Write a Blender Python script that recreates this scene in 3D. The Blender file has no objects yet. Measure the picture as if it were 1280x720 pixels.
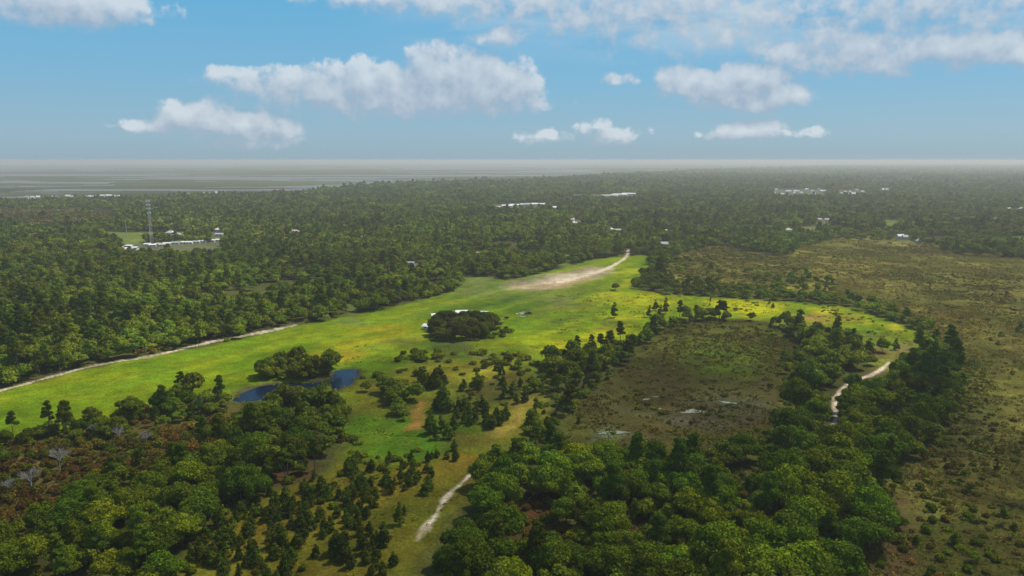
import bpy, bmesh, math, random
import numpy as np
random.seed(7)
rng = np.random.default_rng(7)
C = bpy.context.scene.collection
SC = bpy.context.scene
R = math.radians

# ------------------------------------------------------------------ camera
H = 100.0
F = 914.0
TH = math.atan(160/914)
CT, ST = math.cos(TH), math.sin(TH)
cam = bpy.data.objects.new('camera', bpy.data.cameras.new('camera'))
C.objects.link(cam)
cam.location = (0, 0, H)
cam.rotation_euler = (math.pi/2 - TH, 0, 0)
cam.data.sensor_width = 36
cam.data.lens = 36*F/1280
cam.data.clip_start = 1
cam.data.clip_end = 200000
SC.camera = cam

def unp(px, py, z=0.0):
    """pixel of the 1280x720 photograph -> point on the plane z"""
    a = (np.asarray(px, float)-640)/F
    b = (360-np.asarray(py, float))/F
    dy = CT + b*ST
    dz = -ST + b*CT
    t = (z-H)/dz
    return a*t, dy*t

def proj(x, y, z=0.0):
    zz = z-H
    f = y*CT - zz*ST
    u = y*ST + zz*CT
    return 640+F*x/f, 360-F*u/f

def P(px, py):
    x, y = unp(px, py)
    return float(x), float(y)

# ------------------------------------------------------------------ noise
def _h(ix, iy, s):
    v = np.sin(ix*127.1+iy*311.7+s*74.7)*43758.5453
    return v-np.floor(v)
def vn(x, y, s=0):
    ix, iy = np.floor(x), np.floor(y)
    fx, fy = x-ix, y-iy
    fx = fx*fx*(3-2*fx); fy = fy*fy*(3-2*fy)
    a = _h(ix, iy, s); b = _h(ix+1, iy, s); c = _h(ix, iy+1, s); d = _h(ix+1, iy+1, s)
    return (a*(1-fx)+b*fx)*(1-fy)+(c*(1-fx)+d*fx)*fy
def fbm(x, y, scale, s=0, o=4):
    t = 0; a = .5; n = 0
    for k in range(o):
        t = t+a*vn(x/scale+17.3*k, y/scale-9.1*k, s+k); n += a
        a *= .5; scale = scale/2.03
    return t/n-.5        # about -.35 .. .35

# ------------------------------------------------------------------ geometry of zones (authored over the photo, used on the ground in metres)
def wpoly(pts):
    x, y = unp([p[0] for p in pts], [p[1] for p in pts])
    return np.stack([x, y], 1)

def seg_d(x, y, a, b):
    d = b-a
    t = ((x-a[0])*d[0]+(y-a[1])*d[1])/max(1e-9, d@d)
    t = np.clip(t, 0, 1)
    return np.hypot(x-a[0]-t*d[0], y-a[1]-t*d[1]), t

def sd(x, y, poly):
    """signed distance, + inside"""
    n = len(poly)
    best = np.full(np.shape(x), 1e9)
    ins = np.zeros(np.shape(x), bool)
    for i in range(n):
        a, b = poly[i], poly[(i+1) % n]
        best = np.minimum(best, seg_d(x, y, a, b)[0])
        if a[1] != b[1]:
            c = ((a[1] > y) != (b[1] > y)) & (x < (b[0]-a[0])*(y-a[1])/(b[1]-a[1])+a[0])
            ins ^= c
    return np.where(ins, best, -best)

def sdline(x, y, pts, w):
    """pts world points, w widths (metres) -> width/2 - distance"""
    best = np.full(np.shape(x), -1e9)
    for i in range(len(pts)-1):
        d, t = seg_d(x, y, pts[i], pts[i+1])
        best = np.maximum(best, (w[i]*(1-t)+w[i+1]*t)/2-d)
    return best

def smooth(v):
    v = np.clip(v, 0, 1)
    return v*v*(3-2*v)

class Z:
    """one patch of ground: colour (linear albedo), soft edge, ragged by noise"""
    def __init__(s, pts, col, fe=3, na=6, ns=14, cls=None, w=None, a=1.0, cut=0, var=0.0, h=0.0, mot=0.0):
        s.p = wpoly(pts); s.col = np.array(col); s.fe = fe; s.na = na; s.ns = ns; s.cls = cls; s.w = w; s.a = a; s.mot = mot
    def d(s, x, y):
        m = 1e9
        lo = s.p.min(0)-120; hi = s.p.max(0)+120
        out = np.full(np.shape(x), -999.0)
        k = (x > lo[0]) & (x < hi[0]) & (y > lo[1]) & (y < hi[1])
        if k.any():
            xx, yy = x[k], y[k]
            v = sd(xx, yy, s.p) if s.w is None else sdline(xx, yy, s.p, s.w)
            out[k] = v+s.na*2*fbm(xx, yy, s.ns, 5, 3)
        return out

GR = (.120, .180, .005)       # mown grass
YG = (.26, .28, .006)       # yellow-green meadow
OL = (.105, .095, .016)       # olive dry grass
BR = (.150, .135, .024)       # brown marsh
SAND = (.62, .50, .37)
MUD = (.060, .040, .022)

# ---- ground zones, later ones on top
AIR = [(-420, 660), (-200, 548), (0, 489), (100, 463), (150, 453), (220, 439), (300, 424), (345, 413), (430, 396), (480, 386), (560, 367),
       (585, 352), (640, 349), (690, 338), (740, 325), (785, 319), (812, 319), (816, 335), (800, 350), (790, 362), (850, 369), (940, 374),
       (1000, 378), (1060, 384), (1100, 396), (1148, 414), (1156, 432), (1140, 455), (1112, 462), (1085, 452), (1066, 430), (1000, 414),
       (960, 403), (900, 397), (850, 397), (830, 408), (790, 428), (740, 437), (690, 455), (650, 470), (640, 500), (560, 515), (520, 530), (460, 520), (430, 500),
       (300, 500), (230, 498), (180, 512), (120, 530), (60, 545), (0, 556), (-420, 760)]
MARSH = [(816, 350), (838, 322), (900, 308), (962, 322), (1028, 304), (1060, 290), (1130, 292), (1160, 303), (1200, 318), (1250, 322),
         (1500, 330), (2400, 420), (2400, 900), (1075, 1000), (1085, 700), (1105, 610), (1150, 565), (1190, 520), (1214, 480), (1196, 445), (1150, 408), (1090, 382), (1010, 370), (940, 364), (860, 358)]
SCRUB = [(-400, 700), (-40, 548), (60, 540), (120, 528), (200, 508), (290, 508), (330, 520), (260, 570), (150, 605), (60, 655), (-60, 700), (-400, 900)]
CLEAR = [(230, 700), (250, 668), (300, 640), (350, 610), (400, 590), (440, 560), (470, 548), (560, 545), (610, 560), (600, 600), (560, 650), (520, 700),
         (470, 780), (200, 800), (210, 740)]
MEAD = [(470, 470), (520, 448), (600, 452), (660, 440), (690, 470), (680, 520), (650, 560), (600, 575), (540, 560), (470, 560), (430, 540), (430, 500)]
BURN = [(706, 530), (735, 492), (790, 455), (830, 410), (900, 400), (960, 404), (1000, 430), (1015, 470), (995, 530), (960, 560), (900, 590), (800, 600), (720, 596), (700, 570)]
zones = [
    Z(MARSH, BR, 25, 30, 90, 'marsh'),
    Z([(-600, 292), (0, 288), (90, 285), (150, 276), (140, 263), (0, 262), (-600, 272)], (.13, .12, .05), 20, 20, 60),
    Z(SCRUB, (.10, .085, .02), 6, 8, 20),
    Z(AIR, GR, 4, 5, 12, 'grass_field'),
    Z(MEAD, (.105, .115, .010), 8, 8, 25, 'grass_field'),
    Z(CLEAR, (.135, .115, .011), 4, 6, 14, 'grass_field'),
    # field patches
    Z([(-200, 560), (0, 500), (150, 462), (250, 440), (330, 425), (330, 445), (200, 475), (60, 520), (-100, 580)], (.095, .165, .005), 12, 12, 30),
    Z([(400, 430), (440, 415), (520, 400), (560, 385), (600, 372), (620, 380), (560, 398), (500, 425), (430, 452)], (.20, .20, .007), 14, 12, 30, mot=1),
    Z([(395, 445), (430, 425), (450, 430), (430, 455)], (.22, .20, .010), 9, 8, 15, a=.8),
    Z([(560, 362), (640, 352), (760, 350), (790, 372), (740, 385), (640, 385), (560, 392), (500, 400)], (.115, .165, .010), 14, 10, 30),
    Z([(770, 335), (812, 325), (800, 350), (790, 364), (850, 371), (960, 376), (1060, 388), (1120, 405), (1100, 412), (960, 398), (860, 392), (820, 410), (760, 430),
       (690, 440), (640, 430), (680, 400), (740, 375), (770, 360)], YG, 12, 14, 22, mot=1),
    Z([(690, 436), (740, 420), (800, 412), (830, 402), (800, 425), (740, 440)], (.26, .25, .006), 10, 10, 22),
    Z([(640, 390), (700, 375), (760, 376), (740, 395), (700, 408), (650, 412)], (.10, .135, .012), 9, 10, 18, mot=1),
    Z([(740, 398), (790, 402), (800, 408), (740, 412)], (.085, .115, .01), 5, 8, 14, mot=1),
    Z([(1000, 392), (1060, 395), (1080, 405), (1010, 402)], (.16, .12, .03), 8, 12, 22, mot=1),
    Z([(960, 400), (1020, 404), (1080, 415), (1130, 418), (1125, 425), (1060, 422), (1000, 415)], (.10, .13, .018), 8, 8, 20),
    Z([(1040, 420), (1080, 425), (1110, 440), (1095, 462), (1070, 440)], (.13, .115, .03), 6, 8, 15),
    Z([(1104, 404), (1120, 405), (1128, 413), (1106, 412)], (.28, .27, .012), 5, 3, 10),
    Z([(1120, 430), (1145, 425), (1140, 450), (1115, 462), (1095, 470), (1110, 450)], (.17, .15, .045), 5, 4, 10),
    Z([(500, 425), (560, 428), (600, 440), (590, 452), (520, 452), (470, 450)], (.06, .085, .010), 10, 12, 18, mot=1),
    Z([(560, 430), (640, 428), (660, 445), (600, 450)], (.09, .085, .035), 8, 10, 16, mot=1),
    Z([(560, 468), (620, 455), (660, 448), (630, 470), (580, 478)], (.19, .19, .015), 7, 8, 14),
    Z([(580, 480), (650, 465), (660, 500), (600, 505)], (.095, .08, .014), 8, 8, 20),
    Z([(430, 530), (500, 520), (590, 540), (600, 560), (520, 570), (440, 575)], (.085, .16, .008), 8, 8, 18),
    # strip of tan worked soil on the airstrip
    Z([(622, 358), (660, 348), (700, 341), (740, 334), (758, 336), (752, 346), (725, 354), (695, 362), (650, 365)], (.38, .27, .16), 12, 14, 22, a=.9),
    Z([(672, 349), (708, 343), (750, 336), (755, 341), (715, 350), (690, 353)], (.58, .46, .31), 9, 12, 16, a=.9),
    Z([(600, 372), (660, 360), (720, 358), (720, 372), (640, 376)], (.15, .145, .05), 14, 14, 30, a=.6, mot=1),
    Z([(684, 370), (710, 372), (712, 384), (690, 384)], (.13, .13, .045), 10, 8, 20, a=.7),
    # orange ruts in the meadow
    Z([(512, 525), (520, 505), (530, 500), (534, 505), (528, 535), (505, 540)], (.26, .15, .03), 2, 2, 6),
    Z([(600, 552), (625, 520), (650, 500), (668, 495), (660, 515), (630, 548)], (.24, .20, .04), 4, 4, 8, a=.6),
    Z([(560, 540), (640, 548), (640, 560), (560, 566)], (.09, .09, .012), 5, 5, 10),
    Z([(400, 466), (425, 459), (452, 460), (450, 474), (438, 486), (405, 494), (350, 496), (320, 503), (294, 504), (284, 498), (300, 488), (330, 478), (380, 476)], (.085, .075, .03), 3, 4, 8),
    # burnt brown marsh with puddles
    Z(BURN, (.064, .066, .009), 10, 14, 25, 'marsh'),
    Z([(745, 520), (760, 480), (830, 462), (900, 470), (960, 480), (960, 530), (880, 556), (760, 556)], (.066, .038, .014), 10, 16, 20, a=.85),
    Z([(800, 470), (900, 455), (960, 480), (950, 520), (840, 500)], (.075, .055, .028), 8, 10, 18, mot=1),
    Z([(850, 425), (940, 432), (960, 470), (890, 480), (845, 455)], (.060, .088, .007), 12, 14, 20),
    Z([(780, 515), (860, 495), (900, 488), (960, 500), (930, 530), (840, 540)], (.075, .056, .052), 6, 14, 12, mot=1),
    Z([(735, 535), (790, 530), (800, 545), (745, 550)], (.15, .17, .10), 4, 5, 8, mot=1),
    # dark red-brown openings in the lower wood
    Z([(645, 630), (690, 612), (702, 640), (696, 700), (650, 712)], (.085, .036, .016), 5, 5, 10),
    Z([(765, 636), (800, 632), (806, 662), (772, 668)], (.085, .036, .016), 4, 4, 8),
    Z([(1080, 640), (1130, 620), (1150, 700), (1100, 740)], (.09, .052, .026), 6, 6, 10),
    Z([(300, 590), (380, 575), (400, 600), (330, 610)], (.09, .05, .02), 4, 5, 8),
    # reddish tinge on the upper marsh
    Z([(1130, 385), (1160, 372), (1220, 400), (1200, 425), (1160, 410)], (.16, .085, .025), 20, 20, 40, a=.4, mot=1),
    Z([(1030, 320), (1070, 318), (1080, 350), (1040, 350)], (.15, .10, .025), 25, 20, 40, a=.35, mot=1),
    Z([(1200, 430), (1280, 440), (1500, 480), (1500, 620), (1240, 560)], (.10, .10, .018), 20, 20, 40, a=.6, mot=1),
    Z([(1160, 520), (1240, 500), (1260, 560), (1200, 600)], (.10, .07, .02), 12, 14, 30, a=.4, mot=1),
]
roads = [
    # (points, widths m, colour, ragged)
    ('pale sand track along the wooded edge of the long grass field', [(-300, 579), (0, 489), (40, 478), (60, 472), (100, 461), (150, 451), (185, 446), (225, 437), (262, 428), (300, 421), (345, 412), (372, 406)],
     [1.4, 1.6, 1.2, 2.8, 1.8, 2.2, 4.4, 2.2, 4.4, 3.2, 6, 1], SAND, 1.6),
    ('two pale ruts of a sand track running to the end of the grass field', [(700, 352), (722, 347), (742, 342), (758, 336), (768, 331), (778, 325), (784, 320), (786, 312)], [9, 8, 6, 5, 4, 4, 4, 4], (.62, .50, .36), 1.2),
    ('white sand track at the edge of the foreground clearing', [(588, 594), (575, 606), (560, 618), (550, 634), (541, 650), (530, 662), (522, 676)], [.8, 1.6, 2.6, 1.8, 2.6, 2.2, 1.0], (.60, .50, .38), 2.2),
    ('white sand track opening between trees of the right-hand wood', [(1112, 452), (1100, 463), (1086, 470), (1074, 474), (1060, 480), (1050, 488), (1045, 498), (1044, 510), (1046, 522), (1042, 534), (1038, 545), (1040, 560)],
     [1, 2.2, 2.4, 1.2, .8, 1.8, 3.0, 2.2, 1.6, 1.8, 1.4, 1], SAND, .8),
    ('faint grassy footpath curving across the field from the tree island', [(440, 442), (455, 436), (480, 428), (505, 424), (530, 419)], [2, 2.5, 3, 3.5, 3], (.12, .11, .05), .6),
    ('faint tyre track along the mown field', [(372, 470), (450, 446), (520, 432), (600, 428), (660, 420), (720, 398), (760, 372), (775, 350), (770, 333)], [1.2]*9, (.13, .13, .03), .5),
    ('second faint tyre track on the mown field', [(60, 500), (200, 462), (340, 432), (460, 404), (560, 384), (640, 368), (690, 356)], [1.4]*7, (.15, .18, .02), .5),
]
for _, p, w, c, na in roads:
    zones.append(Z(p, c, .8, na*.7, 5, 'sand_track' if c[0] > .3 else None, w=w, a=1 if c[0] > .3 else .5))
waters = [
    ('blue pond', [(421, 463), (434, 461), (446, 462), (445, 469), (437, 478), (424, 484), (408, 489), (380, 490), (350, 492), (320, 499), (302, 501), (292, 499), (300, 492), (325, 482), (360, 478), (395, 478), (414, 474)], ),
]
PUD = [[(803, 498.6), (812, 497.4), (816, 498.6), (806, 500)], [(816, 495.4), (824, 495.2), (824, 496.6)], [(815, 510.6), (826, 509.8), (825, 511.2), (818, 511.8)],
       [(850, 513.4), (868, 511), (886, 514.6), (868, 515.6), (854, 515.8)], [(903, 501), (924, 503.6), (920, 505.4), (908, 503.6)], [(744, 541), (770, 538), (786, 541), (760, 544)],
       [(560, 362+0.1), (562, 362), (561, 363)]]
pondp = wpoly(waters[0][1])

# openings seen in the photo: (px x0, x1, y0, y1), kept free of trees, the ground free in front too so the opening shows between crowns
OPEN = [(146, 180, 293, 299, 0), (150, 276, 299, 314, 1), (262, 280, 283, 305, 1), (130, 236, 290, 293, 0), (505, 535, 326, 331, 1), (617, 684, 252, 260, 1), (690, 704, 257, 262, 1),
        (716, 796, 240, 248, 1), (712, 728, 270, 282, 1), (760, 785, 287, 291, 1), (820, 840, 286, 290, 1), (866, 878, 286, 291, 0), (821, 838, 302, 307, 1), (967, 1030, 232, 246, 1), (1048, 1082, 234, 245, 1),
        (1100, 1112, 232, 240, 1), (1106, 1124, 275.5, 281, 0), (716, 752, 244.5, 247, 0), (700, 716, 318, 322, 0), (1132, 1148, 276, 281, 0), (1186, 1250, 271.5, 273.5, 0), (1262, 1300, 295, 299, 0), (1120, 1136, 294, 298, 1),
        (1000, 1020, 283, 287, 0), (980, 990, 286, 289, 1), (575, 620, 346, 356, 0), (395, 405, 254, 258, 0), (356, 372, 271, 276, 1), (360, 380, 288, 292, 1),
        (1020, 1046, 270, 282, 1), (1255, 1275, 258, 266, 1), (1118, 1140, 222, 227, 1), (430, 450, 380, 388, 0)]
openp = []
for x0, x1, y0, y1, hs in OPEN:
    yb = 200+(y1-200)*100/94.
    yt = y0+(y1-y0)*.35 if hs else y0
    if not hs: yb = 200+(y1-200)*100/92.
    openp.append(wpoly([(x0-1, yt), (x1+1, yt), (x1+1, yb), (x0-1, yb)]))
    if not hs: zones.append(None)
zones = [z for z in zones if z is not None]
for (x0, x1, y0, y1, hs), q in zip(OPEN, openp):
    z_ = Z([(0, 490), (1, 490), (1, 491)], (.12, .155, .03) if not hs else (.11, .115, .05), 10, 9, 26); z_.p = q; zones.append(z_)
# coast: lagoon beyond
COAST = [(-900, 262), (-200, 258), (10, 254), (60, 252), (150, 250.5), (240, 246), (320, 245), (400, 240), (450, 234), (520, 231), (600, 228), (660, 227), (720, 222), (780, 218), (860, 213.5),
         (960, 210.5), (1060, 206.5), (1200, 203.5), (1300, 202), (1300, 200.4), (-900, 200.4)]
coastp = wpoly(COAST)
# marsh islands in the lagoon, in photo pixels
ISL = [[(110, 241), (190, 238), (260, 240), (330, 243), (300, 246), (180, 247), (60, 249), (40, 246)],
       [(150, 228), (330, 226), (440, 226), (440, 229), (330, 233), (200, 234), (140, 232)],
       [(-200, 236), (20, 234), (60, 236), (0, 240), (-200, 242)],
       [(460, 225.5), (480, 225), (480, 226.6), (462, 227)],
       [(500, 224), (560, 221.5), (700, 219.5), (760, 218), (640, 222.5), (540, 225)],
       [(-400, 215), (100, 213), (500, 212.5), (700, 212), (700, 213.4), (200, 216), (-400, 219)],
       [(-300, 223), (60, 221), (200, 222), (100, 224.5), (-300, 228)],
       [(-400, 206.5), (200, 206), (900, 206), (900, 207), (200, 207.3), (-400, 208)],
       [(780, 213.4), (860, 210.8), (960, 208.8), (1050, 206), (1050, 205.4), (940, 207), (840, 209.5), (740, 212.5)]]
islp = [wpoly(p) for p in ISL]

def land(x, y):
    """+ on land"""
    big = 60*fbm(x, y, 300, 3, 4)*2
    l = -sd(x, y, coastp)+big*.5
    for p in islp:
        n = fbm(x/2.5, y/1.0, 260, 11, 4)
        l = np.maximum(l, sd(x, y, p)+np.clip(y-1500, 0, 6000)*.05*n*2)
    st = fbm(x/5, y*1.0, 330, 52, 4)
    s2 = fbm(x/4, y, 120, 53, 4)
    l = np.maximum(l, np.where((y > 1750) & (y <= 3400), (s2-.03)*500, -99))
    l = np.maximum(l, np.where(y > 3300, (st-.01+np.clip((y-5000)/30000, 0, .08))*900, -99))
    return l

def height(x, y):
    z = .5*fbm(x, y, 60, 2, 3)+.25*fbm(x, y, 9, 4, 2)
    lw = np.where(y > 1300, land(x, y), 99)
    z = np.where(lw < 0, -2.5, z)
    pd = sd(x, y, pondp)+1.5*fbm(x, y, 6, 8, 2)
    z = np.where(pd > -3, z*(1-smooth((pd+3)/4))-1.6*smooth((pd+3)/5), z)
    return z

# ------------------------------------------------------------------ materials
def mat(name):
    m = bpy.data.materials.new(name); m.use_nodes = True
    nt = m.node_tree
    return m, nt, nt.nodes['Principled BSDF']

def nd(nt, t, **kw):
    n = nt.nodes.new(t)
    for k, v in kw.items(): setattr(n, k, v)
    return n

def simple(name, col, rough=.7, noise=.25, scale=1.5, metal=0):
    m, nt, b = mat(name)
    tc = nd(nt, 'ShaderNodeTexCoord'); nz = nd(nt, 'ShaderNodeTexNoise'); nz.inputs['Scale'].default_value = scale; nz.inputs['Detail'].default_value = 5
    mr = nd(nt, 'ShaderNodeMapRange'); mr.inputs['To Min'].default_value = 1-noise; mr.inputs['To Max'].default_value = 1+noise
    mx = nd(nt, 'ShaderNodeVectorMath', operation='SCALE'); mx.inputs[0].default_value = col
    nt.links.new(tc.outputs['Object'], nz.inputs['Vector']); nt.links.new(nz.outputs['Fac'], mr.inputs['Value'])
    nt.links.new(mr.outputs[0], mx.inputs['Scale']); nt.links.new(mx.outputs[0], b.inputs['Base Color'])
    b.inputs['Roughness'].default_value = rough; b.inputs['Metallic'].default_value = metal
    return m

def ground_mat():
    m, nt, b = mat('ground_cover')
    at = nd(nt, 'ShaderNodeAttribute', attribute_name='Col')
    geo = nd(nt, 'ShaderNodeNewGeometry')
    acc = None
    for sc_, lo, hi, det in ((.9, .55, 1.45, 4), (.16, .66, 1.34, 5), (.022, .78, 1.22, 4), (.0035, .85, 1.15, 3)):
        nz = nd(nt, 'ShaderNodeTexNoise'); nz.inputs['Scale'].default_value = sc_; nz.inputs['Detail'].default_value = det; nz.inputs['Roughness'].default_value = .65
        nt.links.new(geo.outputs['Position'], nz.inputs['Vector'])
        mr = nd(nt, 'ShaderNodeMapRange'); mr.inputs['From Min'].default_value = .28; mr.inputs['From Max'].default_value = .72
        mr.inputs['To Min'].default_value = lo; mr.inputs['To Max'].default_value = hi
        nt.links.new(nz.outputs['Fac'], mr.inputs['Value'])
        if acc is None: acc = mr.outputs[0]
        else:
            mu = nd(nt, 'ShaderNodeMath', operation='MULTIPLY'); nt.links.new(acc, mu.inputs[0]); nt.links.new(mr.outputs[0], mu.inputs[1]); acc = mu.outputs[0]
    sc = nd(nt, 'ShaderNodeVectorMath', operation='SCALE')
    nt.links.new(at.outputs['Color'], sc.inputs[0]); nt.links.new(acc, sc.inputs['Scale'])
    # patches drift between greener and drier
    nz = nd(nt, 'ShaderNodeTexNoise'); nz.inputs['Scale'].default_value = .05; nz.inputs['Detail'].default_value = 6
    nt.links.new(geo.outputs['Position'], nz.inputs['Vector'])
    hs = nd(nt, 'ShaderNodeHueSaturation')
    mr = nd(nt, 'ShaderNodeMapRange'); mr.inputs['From Min'].default_value = .3; mr.inputs['From Max'].default_value = .7; mr.inputs['To Min'].default_value = .475; mr.inputs['To Max'].default_value = .525
    nt.links.new(nz.outputs['Fac'], mr.inputs['Value']); nt.links.new(mr.outputs[0], hs.inputs['Hue'])
    nt.links.new(sc.outputs[0], hs.inputs['Color']); nt.links.new(hs.outputs[0], b.inputs['Base Color'])
    b.inputs['Roughness'].default_value = 1; b.inputs['Specular IOR Level'].default_value = 0
    bn = nd(nt, 'ShaderNodeTexNoise'); bn.inputs['Scale'].default_value = .7; bn.inputs['Detail'].default_value = 4
    nt.links.new(geo.outputs['Position'], bn.inputs['Vector'])
    bp = nd(nt, 'ShaderNodeBump'); bp.inputs['Strength'].default_value = .6; bp.inputs['Distance'].default_value = .5
    nt.links.new(bn.outputs['Fac'], bp.inputs['Height']); nt.links.new(bp.outputs[0], b.inputs['Normal'])
    return m

def foliage_mat():
    m, nt, b = mat('foliage')
    oi = nd(nt, 'ShaderNodeObjectInfo'); at = nd(nt, 'ShaderNodeAttribute', attribute_name='v'); geo = nd(nt, 'ShaderNodeNewGeometry')
    r1 = nd(nt, 'ShaderNodeMapRange'); r1.inputs['To Min'].default_value = .72; r1.inputs['To Max'].default_value = 1.28
    nt.links.new(oi.outputs['Random'], r1.inputs['Value'])
    mu = nd(nt, 'ShaderNodeMath', operation='MULTIPLY'); nt.links.new(r1.outputs[0], mu.inputs[0]); nt.links.new(at.outputs['Fac'], mu.inputs[1])
    nz = nd(nt, 'ShaderNodeTexNoise'); nz.inputs['Scale'].default_value = .0065; nz.inputs['Detail'].default_value = 7; nz.inputs['Roughness'].default_value = .6
    nt.links.new(geo.outputs['Position'], nz.inputs['Vector'])
    r2 = nd(nt, 'ShaderNodeMapRange'); r2.inputs['From Min'].default_value = .35; r2.inputs['From Max'].default_value = .65; r2.inputs['To Min'].default_value = .62; r2.inputs['To Max'].default_value = 1.42
    nt.links.new(nz.outputs['Fac'], r2.inputs['Value'])
    m2 = nd(nt, 'ShaderNodeMath', operation='MULTIPLY'); nt.links.new(mu.outputs[0], m2.inputs[0]); nt.links.new(r2.outputs[0], m2.inputs[1])
    sc = nd(nt, 'ShaderNodeVectorMath', operation='SCALE'); nt.links.new(oi.outputs['Color'], sc.inputs[0]); nt.links.new(m2.outputs[0], sc.inputs['Scale'])
    # hue drift per plant: some greener, some drier
    wn = nd(nt, 'ShaderNodeMath', operation='MULTIPLY'); wn.inputs[1].default_value = 7.31; nt.links.new(oi.outputs['Random'], wn.inputs[0])
    fr = nd(nt, 'ShaderNodeMath', operation='FRACT'); nt.links.new(wn.outputs[0], fr.inputs[0])
    r3 = nd(nt, 'ShaderNodeMapRange'); r3.inputs['To Min'].default_value = .462; r3.inputs['To Max'].default_value = .502
    nt.links.new(fr.outputs[0], r3.inputs['Value'])
    r4 = nd(nt, 'ShaderNodeMapRange'); r4.inputs['From Min'].default_value = .35; r4.inputs['From Max'].default_value = .65; r4.inputs['To Min'].default_value = -.02; r4.inputs['To Max'].default_value = .006
    nt.links.new(nz.outputs['Color'], r4.inputs['Value'])
    ad = nd(nt, 'ShaderNodeMath', operation='ADD'); nt.links.new(r3.outputs[0], ad.inputs[0]); nt.links.new(r4.outputs[0], ad.inputs[1])
    hs = nd(nt, 'ShaderNodeHueSaturation'); nt.links.new(ad.outputs[0], hs.inputs['Hue']); nt.links.new(sc.outputs[0], hs.inputs['Color'])
    nt.links.new(hs.outputs[0], b.inputs['Base Color'])
    b.inputs['Roughness'].default_value = .9; b.inputs['Specular IOR Level'].default_value = .0
    tr = nd(nt, 'ShaderNodeBsdfTranslucent'); nt.links.new(hs.outputs[0], tr.inputs['Color'])
    mx = nd(nt, 'ShaderNodeMixShader'); mx.inputs[0].default_value = .22
    out = nt.nodes['Material Output']
    nt.links.new(b.outputs[0], mx.inputs[1]); nt.links.new(tr.outputs[0], mx.inputs[2]); nt.links.new(mx.outputs[0], out.inputs['Surface'])
    return m

def water_mat(name, col, rough, bump, scale, spec=.3):
    m, nt, b = mat(name)
    b.inputs['Base Color'].default_value = (*col, 1); b.inputs['Roughness'].default_value = rough; b.inputs['IOR'].default_value = 1.33; b.inputs['Specular IOR Level'].default_value = spec
    geo = nd(nt, 'ShaderNodeNewGeometry'); nz = nd(nt, 'ShaderNodeTexNoise'); nz.inputs['Scale'].default_value = scale; nz.inputs['Detail'].default_value = 3
    nt.links.new(geo.outputs['Position'], nz.inputs['Vector'])
    bp = nd(nt, 'ShaderNodeBump'); bp.inputs['Strength'].default_value = bump; bp.inputs['Distance'].default_value = .2
    nt.links.new(nz.outputs['Fac'], bp.inputs['Height']); nt.links.new(bp.outputs[0], b.inputs['Normal'])
    return m

M = dict(ground=ground_mat(), foliage=foliage_mat(),
         bark=simple('bark', (.11, .085, .065), .9, .4, 3), deadwood=simple('deadwood', (.36, .33, .29), .9, .3, 2),
         wall=simple('painted_wall', (.62, .60, .56), .8, .12, .3), roof=simple('pale_roof', (.74, .73, .69), .7, .15, .4),
         tanroof=simple('tan_roof', (.50, .43, .36), .7, .2, .4), greyroof=simple('grey_roof', (.42, .43, .44), .6, .2, .4),
         glass=simple('window_glass', (.03, .035, .04), .15, .1), steel=simple('galvanised_steel', (.42, .42, .41), .5, .15, 1, .3),
         white=simple('white_paint', (.78, .78, .76), .45, .06, 1), dark=simple('dark_metal', (.03, .03, .032), .5, .3, 1), rubber=simple('rubber', (.02, .02, .02), .8, .2),
         wood=simple('weathered_wood', (.25, .2, .15), .85, .3, 1), rubble=simple('rubble', (.5, .46, .4), .9, .3, 1),
         pond=water_mat('pond_water', (.006, .016, .035), .15, .5, .4, .12), lagoon=water_mat('lagoon_water', (.15, .145, .135), .5, .8, .03, .28), puddle=simple('pale_puddle_scum', (.20, .23, .14), .4, .3, .2))

def mesh_np(name, v, f, m, cols=None, smooth_=False, vatt=None):
    """v (n,3), f (k,3|4)"""
    me = bpy.data.meshes.new(name)
    n, k, q = len(v), len(f), f.shape[1]
    me.vertices.add(n); me.vertices.foreach_set('co', np.ascontiguousarray(v, dtype=np.float32).ravel())
    me.loops.add(k*q); me.loops.foreach_set('vertex_index', np.ascontiguousarray(f, dtype=np.int32).ravel())
    me.polygons.add(k); me.polygons.foreach_set('loop_start', np.arange(0, k*q, q, dtype=np.int32)); me.polygons.foreach_set('loop_total', np.full(k, q, dtype=np.int32))
    me.update(calc_edges=True)
    if cols is not None:
        a = me.attributes.new('Col', 'FLOAT_COLOR', 'POINT')
        a.data.foreach_set('color', np.concatenate([cols, np.ones((n, 1))], 1).astype(np.float32).ravel())
    if vatt is not None:
        a = me.attributes.new('v', 'FLOAT', 'POINT'); a.data.foreach_set('value', vatt.astype(np.float32))
    if smooth_: me.polygons.foreach_set('use_smooth', np.ones(k, bool))
    me.materials.append(m)
    return me

def link(name, me, parent=None, loc=(0, 0, 0)):
    o = bpy.data.objects.new(name, me); C.objects.link(o); o.location = loc
    if parent is not None: o.parent = parent
    return o
def props(o, label=None, cat=None, group=None, kind=None):
    if label: o['label'] = label
    if cat: o['category'] = cat
    if group: o['group'] = group
    if kind: o['kind'] = kind
    return o

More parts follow.
